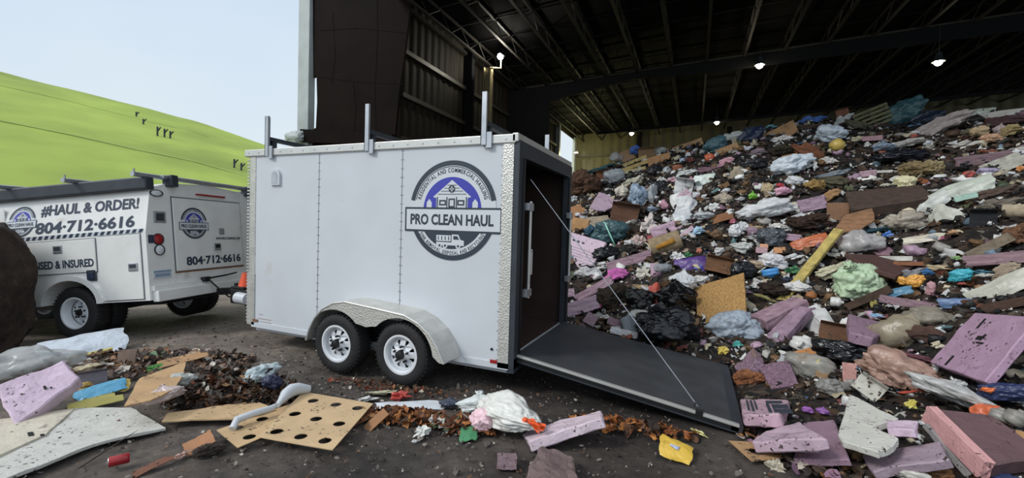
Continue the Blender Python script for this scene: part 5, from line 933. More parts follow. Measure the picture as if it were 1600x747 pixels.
GROUND_ITEMS = [
('film',[-4.738,-1.801,0.113],[-0.235,-0.0,1.238],[0.444,0.244,0.192],[0.586,0.603,0.597],'big clear bag of folded film above the big pink foam slab'),
('sheet',[-5.454,-1.074,0.032],[-1.092,-0.136,1.209],[0.407,0.069,0.23],[0.615,0.673,0.749],'white and blue printed plastic sheet just above the yellow tube'),
('tube',[-5.049,-1.212,-0.014],[-0.236,-0.136,1.208],[0.218,0.044,0.044],[0.615,0.559,0.175],'yellow tube some way upper right of the big pink foam slab'),
('bag',[-4.314,-1.529,0.039],[-0.254,-0.0,1.177],[0.148,0.082,0.055],[0.503,0.419,0.276],'beige pouch just below the yellow tube'),
('sheet',[-3.505,-1.766,0.037],[-1.165,-0.134,1.201],[0.187,0.025,0.081],[0.091,0.344,0.54],'torn blue wrapper below the yellow tube'),
('bag',[-3.693,-1.802,0.035],[-0.283,-0.0,1.179],[0.059,0.049,0.049],[0.454,0.304,0.078],'mustard packet below the yellow tube'),
('sheet',[-3.479,-1.637,0.043],[-1.16,-0.0,1.138],[0.085,0.026,0.094],[0.592,0.434,0.087],'yellow green packet left of the tan cardboard sheet'),
('card',[-3.209,-1.931,0.035],[-1.181,-0.083,1.193],[0.181,0.022,0.075],[0.614,0.54,0.17],'yellow card strip below the yellow tube'),
('carton',[-3.864,-1.676,0.057],[-0.27,-0.0,1.171],[0.146,0.08,0.08],[0.227,0.208,0.243],'grey crushed carton below the yellow tube'),
('card',[-4.086,-1.293,0.057],[-2.122,-1.301,2.367],[0.16,0.037,0.124],[0.14,0.094,0.071],'upright brown board scrap upper left of the tan cardboard sheet'),
('plank',[-4.062,-1.153,0.041],[-1.133,0.169,1.063],[0.189,0.027,0.09],[0.077,0.042,0.031],'dark brown board scrap above the tan cardboard sheet'),
('leaf',[-2.827,-1.75,0.164],[-1.207,-0.415,1.243],[0.116,0.029,0.096],[0.06,0.252,0.047],'green leaves on the cardboard just lower left of the tan cardboard sheet'),
('leaf',[-3.423,-1.382,0.144],[-1.15,-0.168,1.141],[0.102,0.022,0.073],[0.08,0.234,0.054],'small green leaves just above the tan cardboard sheet'),
('leaf',[-4.066,-0.985,0.073],[-1.122,-0.0,1.085],[0.119,0.036,0.142],[0.164,0.263,0.157],'grey green foliage tuft above the tan cardboard sheet'),
('card',[-3.501,-1.045,0.138],[-1.139,-0.135,1.086],[0.226,0.019,0.065],[0.434,0.257,0.132],'narrow tan cardboard strip upper right of the tan cardboard sheet'),
('bag',[-2.421,-1.814,0.195],[-0.328,-0.165,1.133],[0.169,0.097,0.097],[0.552,0.45,0.431],'red and white printed bag just lower right of the tan cardboard sheet'),
('bag',[-2.672,-1.525,0.176],[-0.305,-0.0,1.051],[0.121,0.078,0.078],[0.456,0.472,0.447],'grey rumpled bag right of the tan cardboard sheet'),
('bag',[-2.148,-1.159,0.197],[-0.32,-0.166,0.985],[0.221,0.122,0.103],[0.456,0.536,0.558],'pale blue white bag right of the leaf heap'),
('black',[-1.927,-1.18,0.184],[-0.376,0.493,0.72],[0.101,0.08,0.08],[0.026,0.032,0.075],'navy wad upper left of the holed cardboard sheets'),
('clump',[-1.483,-2.029,0.037],[-0.423,-0.0,1.01],[0.12,0.066,0.052],[0.068,0.051,0.042],'dark soil clump some way below the leaf heap'),
('card',[-1.644,-1.998,0.038],[-1.304,-0.319,1.168],[0.091,0.025,0.083],[0.369,0.181,0.09],'brown torn cardboard scrap some way below the leaf heap'),
('paper',[-1.614,-2.133,0.016],[-0.445,-0.317,1.199],[0.067,0.037,0.024],[0.544,0.34,0.281],'pinkish scrap some way right of the drink can'),
('card',[-1.652,-2.288,0.016],[-1.311,-0.238,1.202],[0.109,0.017,0.035],[0.181,0.078,0.046],'rust brown strip right of the drink can'),
('card',[-2.601,-2.102,0.015],[-1.27,-0.489,1.344],[0.064,0.017,0.031],[0.105,0.045,0.045],'maroon sliver above the drink can'),
('sheet',[-0.666,-0.713,0.031],[-1.268,0.048,0.6],[0.315,0.02,0.067],[0.65,0.687,0.724],'long white film strip some way left of the empty white bag'),
('paper',[-1.139,-0.777,0.02],[-0.377,-0.0,0.718],[0.124,0.068,0.028],[0.686,0.686,0.661],'small white strip some way lower right of the front trailer wheel'),
('cloth',[-1.125,-0.581,0.023],[-0.365,-0.0,0.686],[0.172,0.095,0.032],[0.658,0.623,0.446],'flat cream cloth some way lower right of the front trailer wheel'),
('paper',[-0.882,-0.602,0.037],[-0.375,-0.0,0.646],[0.125,0.069,0.053],[0.478,0.064,0.05],'red netting some way lower right of the front trailer wheel'),
('black',[-0.35,-0.55,0.043],[-0.396,-0.0,0.533],[0.114,0.063,0.06],[0.045,0.055,0.085],'navy striped wrapper left of the empty white bag'),
('bag',[-0.04,-0.537,0.084],[-0.401,-0.08,0.497],[0.23,0.127,0.118],[0.655,0.698,0.686],'empty white bag upper left of the knotted white bag'),
('film',[0.109,-0.631,0.034],[-0.424,-0.0,0.438],[0.146,0.08,0.047],[0.24,0.264,0.247],'grey film just lower right of the empty white bag'),
('sheet',[0.083,-0.981,0.039],[-1.328,-0.0,0.488],[0.069,0.021,0.084],[0.058,0.236,0.103],'green crumpled foil below the empty white bag'),
('paper',[-0.268,-1.114,0.037],[-0.473,-0.313,0.75],[0.087,0.053,0.053],[0.714,0.72,0.677],'white tissue some way lower left of the empty white bag'),
('paper',[-0.259,-0.921,0.026],[-0.434,-0.0,0.562],[0.073,0.04,0.037],[0.582,0.593,0.544],'grey tissue left of the empty white bag'),
('ball',[-0.114,-0.88,0.028],[-0.437,-0.0,0.523],[0.058,0.039,0.039],[0.448,0.189,0.071],'orange peel cup lower left of the empty white bag'),
('paper',[-0.129,-0.711,0.016],[-0.424,-0.0,0.504],[0.069,0.038,0.022],[0.733,0.696,0.569],'cream ring lower left of the empty white bag'),
('sheet',[1.636,-0.513,0.047],[-1.325,0.157,-0.057],[0.121,0.031,0.103],[0.716,0.47,0.073],'yellow snack packet some way right of the knotted white bag'),
('paper',[1.803,-0.057,0.015],[-0.43,0.32,-0.169],[0.085,0.047,0.021],[0.649,0.608,0.293],'pale yellow strip upper right of the yellow snack packet'),
('foam',[0.528,-1.222,0.037],[-0.508,-0.0,0.396],[0.067,0.052,0.052],[0.198,0.13,0.146],'small dirty foam chunk below the knotted white bag'),
('stick',[-2.124,-2.402,0.01],[-0.435,-0.433,1.361],[0.227,0.01,0.01],[0.069,0.051,0.042],'dark bent stick left of the drink can'),
('paper',[-0.26,-1.23,0.01],[-0.465,-0.0,0.611],[0.028,0.016,0.015],[0.686,0.686,0.661],'tiny white scrap some way lower left of the empty white bag'),
('card',[-0.74,-1.134,0.026],[-1.403,-0.626,1.032],[0.122,0.017,0.057],[0.3,0.148,0.069],'brown cardboard splinter some way right of the holed cardboard sheets'),
('card',[-0.884,-1.12,0.018],[-1.31,-0.319,0.872],[0.105,0.017,0.038],[0.255,0.121,0.056],'narrow brown cardboard splinter some way right of the holed cardboard sheets'),
('paper',[1.109,-0.312,0.022],[-0.425,-0.0,0.158],[0.067,0.037,0.03],[0.399,0.153,0.059],'orange brown leaf scrap some way left of the yellow snack packet'),
]
GROUND_BOARDS = [
('block',[-3.359,-2.248,0.24],[[-0.197,-0.187,0.04],[-0.115,0.196,0.158],[0.111,0.231,0.033],[0.191,-0.199,-0.206]],[0.493,-0.351,0.796],0.13,[0.627,0.485,0.604],'big pink foam slab lying tilted on the clear bag at the left edge',[]),
('panel',[-2.963,-2.584,0.05],[[-0.601,-0.12,0.0],[-0.192,0.491,0.0],[0.204,0.164,0.0],[0.453,-0.388,0.0]],[0.0,0.0,1.0],0.03,[0.619,0.568,0.461],'cream board on the ground under the big pink foam slab',[]),
('panel',[-2.476,-2.498,0.035],[[-0.706,0.417,0.0],[-0.328,0.637,0.0],[0.342,0.54,0.0],[0.167,0.182,0.0],[0.221,-0.285,0.0],[0.367,-0.575,0.0],[-0.051,-0.469,0.0],[-0.296,0.084,0.0]],[0.0,0.0,1.0],0.025,[0.581,0.576,0.532],'large white dirty board on the ground in front of the pink slab',[]),
('panel',[-2.565,-1.771,0.24],[[0.233,-0.364,0.0],[-0.352,0.031,0.0],[-0.476,0.492,0.0],[-0.064,0.22,-0.0],[0.212,-0.007,0.0],[0.298,-0.221,0.0]],[0.0,0.0,1.0],0.012,[0.508,0.325,0.167],'tan cardboard sheet leaning on the leaf heap under green leaves',[]),
('panel',[-1.961,-1.618,0.06],[[-0.27,-0.311,0.0],[-0.384,-0.207,0.0],[0.028,0.287,0.0],[0.356,0.237,0.0],[0.292,0.036,0.0]],[0.0,0.0,1.0],0.015,[0.561,0.392,0.218],'flat tan cardboard strip under the leaf heap',[]),
('holed',[-1.496,-1.604,0.045],[[-0.215,-0.222,0.0],[-0.13,0.39,0.0],[-0.089,0.459,0.0],[0.2,-0.149,0.0],[0.182,-0.328,0.0]],[0.0,0.0,1.0],0.006,[0.566,0.392,0.215],'smaller tan cardboard sheet with round holes, under the larger one',[[-0.078,0.066,0.0,0.045],[0.11,-0.183,0.0,0.045],[-0.109,-0.127,0.0,0.045]]),
('holed',[-1.111,-1.402,0.07],[[-0.594,0.39,0.0],[0.179,0.473,0.0],[0.469,-0.294,0.0],[-0.174,-0.391,0.0]],[0.0,0.0,1.0],0.006,[0.593,0.422,0.24],'larger tan cardboard sheet with rows of round holes in front of the trailer',[[-0.344,0.279,0.0,0.047],[-0.099,0.308,0.0,0.047],[0.124,0.337,0.0,0.047],[-0.261,0.013,0.0,0.047],[-0.028,0.021,0.0,0.047],[0.205,0.039,0.0,0.047],[-0.125,-0.27,0.0,0.047],[0.106,-0.247,0.0,0.047],[0.317,-0.214,0.0,0.047]]),
('block',[0.789,-0.687,0.13],[[-0.371,0.029,-0.153],[0.233,0.31,0.054],[0.316,0.007,0.126],[-0.183,-0.309,-0.034]],[-0.371,0.119,0.921],0.075,[0.646,0.526,0.592],'long pale pink foam beam beside the knotted white bag',[]),
('block',[0.9,-1.292,0.13],[[-0.138,0.196,0.0],[0.086,0.189,0.0],[0.19,-0.082,0.0],[-0.145,-0.258,0.0]],[0.0,0.0,1.0],0.12,[0.172,0.12,0.117],'crumbling dirt-covered pink foam block at the bottom edge',[]),
('holed',[2.221,-0.21,0.03],[[-0.201,0.066,0.0],[-0.02,0.132,0.0],[0.269,0.025,0.0],[-0.061,-0.205,0.0]],[0.0,0.0,1.0],0.006,[0.456,0.277,0.134],'tan cardboard with one round hole under the long pink beam',[[-0.016,-0.032,0.0,0.05]]),
]
# ------------------------------------------------------------------ heap mesh and loose litter
def heap_noise(X, Y):
    n = .30*vnoise((X, Y), 11, .9)+.17*vnoise((X, Y), 12, 2.3)+.10*vnoise((X, Y), 13, 5.1)+.06*np.abs(vnoise((X, Y), 14, 11))
    return n*.8-.10
def heap_z(X, Y):
    h, s = heap_h(X, Y); k = np.clip(s/1.2, 0, 1); return np.where(s > -.02, h+heap_noise(X, Y)*k*.8, h), s
def heap_mesh():
    xs = np.concatenate([np.linspace(-8.8, -2.2, 60), np.linspace(-2.1, 10, 240), np.linspace(10.2, 26, 50)]); ys = np.concatenate([np.linspace(-4, 12.5, 260), np.linspace(12.7, 34, 60)])
    X, Y = np.meshgrid(xs, ys, indexing='ij'); Z, s = heap_z(X, Y); F = gridF(*X.shape); ok = (s.ravel()[F] > -.3).all(1)
    return arrmesh('rubbish_heap', np.stack([X, Y, Z], -1).reshape(-1, 3), F[ok], True)
hm = heap_mesh()
def heap_material():
    m = bpy.data.materials.new('heap_rubbish'); m.use_nodes = True; N = m.node_tree.nodes; L = m.node_tree.links; b = N['Principled BSDF']; b.inputs['Roughness'].default_value = .8
    t = N.new('ShaderNodeTexCoord'); v = N.new('ShaderNodeTexVoronoi'); v.inputs['Scale'].default_value = 9; v.inputs['Randomness'].default_value = 1
    nz_ = N.new('ShaderNodeTexNoise'); nz_.inputs['Scale'].default_value = 5; nz_.inputs['Detail'].default_value = 5
    mxv = N.new('ShaderNodeMix'); mxv.data_type = 'VECTOR'; mxv.inputs[0].default_value = .12; L.new(t.outputs['Object'], mxv.inputs[4]); L.new(nz_.outputs['Color'], mxv.inputs[5]); L.new(t.outputs['Object'], nz_.inputs['Vector']); L.new(mxv.outputs[1], v.inputs['Vector'])
    s = N.new('ShaderNodeSeparateColor'); L.new(v.outputs['Color'], s.inputs[0]); r = N.new('ShaderNodeValToRGB'); r.color_ramp.interpolation = 'CONSTANT'; L.new(s.outputs[0], r.inputs[0])
    pal = ['1c1612', '241b15', '131111', '3a2a1e', '2a2019', '181311', '463423', '1e1917', '4f453b', '2d221d', '382c27', '6a6258', '241c15', '181310']
    el = r.color_ramp.elements; el[0].color = srgb(pal[0]); el[1].position = 1/len(pal); el[1].color = srgb(pal[1])
    for i in range(2, len(pal)): q_ = el.new(i/len(pal)); q_.color = srgb(pal[i])
    L.new(r.outputs[0], b.inputs['Base Color']); u = N.new('ShaderNodeBump'); u.inputs['Strength'].default_value = .9; u.inputs['Distance'].default_value = .06; L.new(v.outputs['Distance'], u.inputs['Height']); L.new(u.outputs[0], b.inputs['Normal']); return m
o = link('rubbish_heap', hm, heap_material()); tag(o, 'great dark mass of compacted mixed rubbish and soil filling the shed', 'rubbish heap', None, 'stuff')
def litter_mesh(P, Nn, sz, tint, seed, k=4, crump=.45, slim=None):
    """crumpled k x k patches at points P with normals Nn"""
    rng = np.random.default_rng(seed); n = len(P); u = rng.normal(size=(n, 3)); u -= (u*Nn).sum(1)[:, None]*Nn; u /= np.linalg.norm(u, axis=1)[:, None]
    tl = rng.normal(0, .5, (n, 1)); Nt = Nn+u*tl; Nt /= np.linalg.norm(Nt, axis=1)[:, None]; v = np.cross(Nt, u); u = np.cross(v, Nt)
    g = np.linspace(-1, 1, k); gx, gy = np.meshgrid(g, g, indexing='ij'); asp = rng.uniform(.3, 1, (n, 1)) if slim is None else slim*np.ones((n, 1))
    jx = gx.ravel()[None]+rng.normal(0, .16, (n, k*k)); jy = (gy.ravel()[None]+rng.normal(0, .16, (n, k*k)))*asp; jz = rng.normal(0, crump, (n, k*k))*.6-.35*(gx.ravel()**2)[None]*rng.normal(0, 1, (n, 1))*.8
    # round the corners
    rr = np.hypot(gx, gy).ravel(); f = np.where(rr > 1.2, .8, 1); jx *= f; jy *= f
    V = P[:, None]+sz[:, None, None]*(jx[..., None]*u[:, None]+jy[..., None]*v[:, None]+(jz*.8+.25)[..., None]*Nn[:, None])
    F = gridF(k, k)[None]+(np.arange(n)*k*k)[:, None, None]; return V.reshape(-1, 3), F.reshape(-1, 4), np.repeat(tint, k*k, 0)
def palette(rng, n, cols, wts):
    c = np.array([srgb(h)[:3] for h in cols]); i = rng.choice(len(c), n, p=np.array(wts)/sum(wts)); return np.clip(c[i]*rng.uniform(.7, 1.15, (n, 1)), 0, 1)
PAL = ['17110e', '1f1712', '2e2219', '463324', '6e5336', 'dedcd8', 'c6c7c7', '9b9993', 'b3a78c', 'a98a9c', '80636f', '703a36', '8f5430', '4a6480', '5a7c80', '50583c', '161619', '9a8a75']
WT = [12, 12, 12, 9, 5, 5, 5, 5, 4, 1.5, 2, .7, .6, .5, .5, 1.2, 12, 4]
def scatter_litter(name, label, cat, n, seed, x0, x1, y0, y1, smin, smax, dist_pow=1.0, pal=PAL, wt=WT):
    rng = np.random.default_rng(seed); x = rng.uniform(x0, x1, n*3); y = rng.uniform(y0, y1, n*3); z, s = heap_z(x, y)
    d = np.hypot(x-CAM.x, y-CAM.y); keep = (s > .02) & (rng.random(n*3) < np.clip((5/d)**dist_pow, 0, 1)); x, y, z, d = x[keep][:n], y[keep][:n], z[keep][:n], d[keep][:n]
    e = .15; N_ = np.stack([-(heap_h(x+e, y)[0]-heap_h(x-e, y)[0])/(2*e), -(heap_h(x, y+e)[0]-heap_h(x, y-e)[0])/(2*e), np.ones(len(x))], -1); N_ = np.clip(N_, -2, 2); N_ /= np.linalg.norm(N_, axis=1)[:, None]
    sz = rng.uniform(0, 1, len(x))**2.2*(smax-smin)+smin; sz *= np.clip(d/7, .45, 1.5)
    V, F, T = litter_mesh(np.stack([x, y, z+.01], -1), N_, sz, palette(rng, len(x), pal, wt), seed+1)
    o = link(name, arrmesh(name, V, F, False, T), 'litter'); return tag(o, label, cat, None, 'stuff')
scatter_litter('loose_litter', 'countless small torn scraps of paper, film and card strewn over the heap', 'litter', 9000, 21, -3.2, 12, -1.5, 14, .015, .10, .6)
scatter_litter('shredded_bits', 'fine crumbs of soil, wood and plastic between the bags of the heap', 'litter', 14000, 31, -2.5, 10, -1.5, 12, .010, .045, 1.0)

def wad_mesh(name, label, n, seed, x0, x1, y0, y1, smin, smax, pal, wt):
    rng = np.random.default_rng(seed); bm = bmesh.new(); bmesh.ops.create_icosphere(bm, subdivisions=2, radius=1); bm.verts.ensure_lookup_table()
    bv = np.array([v.co[:] for v in bm.verts]); bf = np.array([[v.index for v in f.verts] for f in bm.faces]); bm.free(); nb = len(bv)
    x = rng.uniform(x0, x1, n*4); y = rng.uniform(y0, y1, n*4); z, s = heap_z(x, y); d = np.hypot(x-CAM.x, y-CAM.y); k = (s > .25) & (rng.random(n*4) < np.clip((6/d)**.5, 0, 1)); x, y, z, d = x[k][:n], y[k][:n], z[k][:n], d[k][:n]; n = len(x)
    sz = (rng.uniform(0, 1, n)**1.6*(smax-smin)+smin)*np.clip(d/8, .5, 1.15); Q = rng.normal(size=(n, 3, 3)); Q = np.linalg.qr(Q)[0]; sc = rng.uniform(.4, 1.25, (n, 1, 3))
    r = 1+rng.normal(0, .22, (n, nb, 1))-.25*np.abs(np.sin(3*bv@rng.normal(size=(3, 1))))[None]; V = np.einsum('nij,nvj->nvi', Q, bv[None]*r*sc)*sz[:, None, None]; V[..., 2] *= .75
    V += np.stack([x, y, z+sz*.35], -1)[:, None]; F = bf[None]+(np.arange(n)*nb)[:, None, None]; T = np.repeat(palette(rng, n, pal, wt), nb, 0)
    tag(link(name, arrmesh(name, V.reshape(-1, 3), F.reshape(-1, 3), False, T), 'wads'), label, 'litter', None, 'stuff')
wad_mesh('small_wads', 'uncounted small crumpled wads of film, paper and rag filling the gaps of the heap', 3600, 71, -3, 11.5, -1, 13.5, .03, .125, ['e2e2e0', 'ced0d3', 'a6a39e', 'd0c4aa', '101013', '1a1816', '2b2019', '463324', '7a5e42', 'b597ab', '86667a', '6f8394', '8a4a3a', '4f5a44'], [9, 7, 5, 4, 8, 6, 7, 6, 4, 2.5, 2, 2, .8, 1.2])

# ------------------------------------------------------------------ prototypes for pieces of rubbish (unit half-extent, tinted by object colour)
def blob(seed, sub, f):
    bm = bmesh.new(); bmesh.ops.create_icosphere(bm, subdivisions=sub, radius=1); off = Vector((seed*7.3, seed*3.1, seed*5.7))
    for v in bm.verts: v.co = f(v.co.copy(), off)
    m = max(max(abs(c) for c in v.co) for v in bm.verts)
    bx = [max(abs(v.co[i]) for v in bm.verts) for i in range(3)]
    for v in bm.verts: v.co = Vector(v.co[i]/bx[i] for i in range(3))
    return bm
def to_mesh(bm, name, m, smooth=True):
    bmesh.ops.recalc_face_normals(bm, faces=bm.faces[:]); me = bpy.data.meshes.new(name); bm.to_mesh(me); bm.free()
    if smooth: me.polygons.foreach_set('use_smooth', [True]*len(me.polygons))
    me.materials.append(M[m]); return me
def ridge(p, k): return 1-abs(noise.noise(p*k))*2
def f_bag(p, o):
    n = noise.fractal(p*.9+o, 1, 2, 3); r = ridge(p+o, 2.1)*.5+ridge(p+o*2, 4.3)*.35+ridge(p+o, 8)*.22+ridge(p+o, 15)*.09
    q_ = p*(1+.42*n-.20*r); 
    if q_.z < -.6: q_.z = -.6-(-.6-q_.z)*.3
    return q_
def f_knot(p, o):
    q_ = f_bag(p, o); z = p.z
    if z > .35:
        k = (z-.35)/.65; a = math.atan2(p.y, p.x); s = 1-.78*min(1, k*1.6); s += max(0, k-.75)*1.5*(1+.5*math.sin(a*5)); q_.x *= s; q_.y *= s; q_.z = q_.z+.35*k
    a = math.atan2(p.y, p.x); q_ *= 1+.05*math.sin(a*17+3*noise.noise(p*2+o))*max(0, z+.3)
    return q_
def f_cloth(p, o):
    n = noise.fractal(p*1.1+o, 1, 2, 3); w = math.sin(p.z*7+4*noise.noise(p*1.3+o)+p.y*3); q_ = Vector((p.x, p.y*(.8+.15*w), p.z*(.75+.22*w)))*(1+.5*n-.14*ridge(p+o, 5)-.05*ridge(p+o, 11)); q_.z += .25*math.sin(p.x*2.5+o.x); return q_
def f_paper(p, o):
    n = noise.cell(p*1.6+o); n2 = noise.fractal(p*2.2+o, 1, 2, 3); return p*(.75+.3*n+.75*n2)
def f_clump(p, o):
    n = noise.fractal(p*1.2+o, 1, 2, 4); n2 = noise.noise(p*7+o); n3 = noise.noise(p*16+o); return p*(1+.5*n+.22*n2+.14*n3)
def sheet_bm(seed, n=18, folds=9, amp=.5):
    rng = random.Random(seed); V = []; fl = [(rng.uniform(0, 6.28), rng.uniform(-.8, .8), rng.uniform(.3, 1)) for _ in range(folds)]; bm = bmesh.new(); vs = {}
    for i in range(n):
        for j in range(n):
            x, z = -1+2*i/(n-1), -1+2*j/(n-1); r = math.hypot(x, z); k = 1+.22*noise.noise(Vector((math.atan2(z, x)*1.3, seed, r)))-.16*max(0, r-1); y = 0
            for a, c, w in fl: y += w*abs(x*math.cos(a)+z*math.sin(a)-c)*.5
            y += .5*noise.noise(Vector((x*2.2, z*2.2, seed*3.)))
            vs[i, j] = bm.verts.new((x*k, y*amp, z*k))
    for i in range(n-1):
        for j in range(n-1): bm.faces.new((vs[i, j], vs[i+1, j], vs[i+1, j+1], vs[i, j+1]))
    my = sum(v.co.y for v in bm.verts)/n/n; mm = max(abs(v.co.y-my) for v in bm.verts)
    for v in bm.verts: v.co.y = (v.co.y-my)/mm
    return bm
def slab_bm(seed, cuts=6, rough=.06, sx=1, sy=1, sz=1, bend=0, skew=0):
    bm = bmesh.new(); bmesh.ops.create_cube(bm, size=2); bmesh.ops.subdivide_edges(bm, edges=bm.edges[:], cuts=cuts, use_grid_fill=True)
    for v in bm.verts:
        n = noise.noise_vector(v.co*1.7+Vector((seed*9.1, 0, 0)))+.5*noise.noise_vector(v.co*4+Vector((seed*9.1, 0, 0)))
        v.co += n*rough; v.co.z += bend*v.co.x**2*.5; v.co.x += skew*v.co.z
    return bm
def card_bm(seed):
    rng = random.Random(seed); n = 10; bm = bmesh.new(); c = rng.uniform(-.5, .5); k = rng.uniform(-.5, .5); b2 = rng.uniform(.2, .6); T = []
    for s in (-.18, .18):
        g = {}
        for i in range(n):
            for j in range(n):
                x, z = -1+2*i/(n-1), -1+2*j/(n-1); y = k*(x*x-.4)+b2*max(0, z-c)*.9+.12*noise.noise(Vector((x*2, z*2, seed)))
                e = 1+.07*noise.noise(Vector((x*3, z*3, seed+5.)))
                if x > .3 and z > .3 and seed % 2: x = .3+(x-.3)*.6
                g[i, j] = bm.verts.new((x*e, y+s, z*e))
        for i in range(n-1):
            for j in range(n-1): bm.faces.new((g[i, j], g[i+1, j], g[i+1, j+1], g[i, j+1]))
        T.append(g)
    a, b_ = T; m = n-1
    for i in range(m):
        for (p, q_) in (((i, 0), (i+1, 0)), ((i, m), (i+1, m)), ((0, i), (0, i+1)), ((m, i), (m, i+1))): bm.faces.new((a[p], a[q_], b_[q_], b_[p]))
    return bm
def carton_bm(seed):
    bm = slab_bm(seed, 5, .07); top = [f for f in bm.faces if f.normal.z > .8 and max(abs(f.calc_center_median().x), abs(f.calc_center_median().y)) < .9]
    b = B(); b.add(bm)
    for (x0, x1, y0, y1, rx, ry) in ((-1, 1, -1.75, -1, -.5, 0), (-1, 1, 1, 1.6, .45, 0), (1, 1.6, -1, 1, 0, -.6), (-1.6, -1, -1, 1, 0, .9)):
        cx, cy = (x0+x1)/2, (y0+y1)/2; hx, hy = max(-1, min(1, cx)), max(-1, min(1, cy))
        m = Matrix.Translation((hx, hy, 1))@Euler((rx, ry, 0)).to_matrix().to_4x4()@Matrix.Translation((-hx, -hy, -1)); b.box(x0, x1, y0, y1, .95, 1.0, m)
    for v in b.b.verts: v.co *= .72
    return b.b
def lathe_bm(prof, n=20):
    b = B(); b.lathe(prof, 'x', n); return b.b
def plank_bm(seed):
    bm = slab_bm(seed, 8, .05)
    for v in bm.verts:
        if abs(v.co.x) > .9: v.co.x += .06*noise.noise(Vector((v.co.y*3, v.co.z*3, seed)))
    return bm
def leaf_bm(seed):
    b = B(); rng = random.Random(seed)
    for i in range(9):
        t = sheet_bm(seed*10+i, 6, 3, .3)
        for v in t.verts: v.co = Vector((v.co.x*.45*(1-abs(v.co.z)*.5), v.co.y*.15, v.co.z*.4))
        b.add(t, Matrix.Translation((rng.uniform(-.6, .6), rng.uniform(-.4, .4), rng.uniform(-.4, .5)))@Euler((rng.uniform(-1, 1), rng.uniform(-2, 2), rng.uniform(-1, 1))).to_matrix().to_4x4())
    return b.b
def stick_bm(seed):
    b = B(); P_ = [Vector((-1+2*i/9, .5*noise.noise(Vector((i*.5, seed, 0))), .7*noise.noise(Vector((i*.4, seed, 4))))) for i in range(10)]; b.tube(P_, [.6*(1-i*.06) for i in range(10)], 7)
    return b.b
def pallet_bm():
    b = B()
    for x in (-.9, 0, .9): b.box(x-.1, x+.1, -.6, .6, -1, 1)
    for i in range(5): b.box(-1, 1, .6, .9, -1+i*.44, -.72+i*.44)
    return b.b
PROTO = {}
def protos(kind, n, fn, m, smooth=True):
    PROTO[kind] = [to_mesh(fn(i+1), kind, m, smooth) for i in range(n)]
protos('bag', 7, lambda i: blob(i, 5, f_knot if i % 3 == 0 else f_bag), 'o_plastic')
protos('black', 4, lambda i: blob(i+20, 5, f_bag if i % 2 else f_knot), 'o_black')
protos('film', 3, lambda i: blob(i+30, 4, f_bag), 'o_film')
protos('cloth', 5, lambda i: blob(i+40, 5, f_cloth), 'o_cloth')
protos('paper', 7, lambda i: blob(i+50, 3, f_paper), 'o_plastic', False)
protos('clump', 4, lambda i: blob(i+60, 5, f_clump), 'o_clump')
protos('sheet', 5, lambda i: sheet_bm(i), 'o_plastic')
protos('card', 5, card_bm, 'o_card', False)
protos('carton', 3, carton_bm, 'o_card', False)
protos('foam', 5, lambda i: slab_bm(i, 7, .13, bend=.1*(i % 2)), 'o_foam', False)
protos('plank', 3, plank_bm, 'o_wood', False)
protos('bottle', 3, lambda i: lathe_bm([(0, -1), (.8, -1), (.98, -.85), (1, -.3), (.9, -.1), (1, .1), (.95, .35), (.5, .62), (.33, .72), (.33, .95), (0, 1)]), 'o_plastic')
protos('ball', 1, lambda i: blob(i+70, 3, lambda p, o: p*(1+.12*noise.noise(p*2+o))), 'o_plastic')
protos('stick', 3, stick_bm, 'o_wood')
protos('roll', 2, lambda i: lathe_bm([(.25, -1), (.9, -1), (1, -.9), (1, -.3), (.93, -.2), (1, -.1), (.97, .4), (1, .5), (1, .9), (.9, 1), (.25, 1), (.2, .6), (0, .6)]), 'o_cloth')
protos('can', 1, lambda i: lathe_bm([(0, -.95), (.85, -.97), (.85, -1), (1, -.85), (1, .8), (.8, 1), (.8, .95), (0, .95)]), 'alu')
protos('tube', 1, lambda i: lathe_bm([(.85, -.9), (.85, -1), (1, -1), (1, 1), (.85, 1), (.85, .9), (0, .9)]), 'o_card')
protos('pallet', 1, lambda i: pallet_bm(), 'o_wood', False)
protos('leaf', 2, leaf_bm, 'o_cloth')
NAMES = {'clump': ('rubbish_clump', 'clump'), 'cloth': ('rag', 'cloth'), 'film': ('clear_bag', 'bag'), 'card': ('cardboard_piece', 'cardboard'), 'bag': ('plastic_bag', 'bag'), 'plank': ('plank', 'plank'), 'carton': ('carton', 'box'), 'black': ('rubbish_bag', 'bag'), 'paper': ('paper_scrap', 'scrap'), 'bottle': ('bottle', 'bottle'), 'ball': ('ball', 'ball'), 'sheet': ('crumpled_sheet', 'sheet'), 'stick': ('stick', 'stick'), 'foam': ('foam_block', 'foam'), 'roll': ('roll', 'roll'), 'can': ('drink_can', 'can'), 'pallet': ('pallet', 'pallet'), 'tube': ('tube', 'tube'), 'leaf': ('leafy_scrap', 'leaves')}
def pallet_parts(o, col):
    for i in range(5):
        b = B(); b.box(-1, 1, -.9, -.6, -1+i*.44, -.72+i*.44); c = b.build('slat', 'o_wood', o); c.color = tuple(col)+(1,)
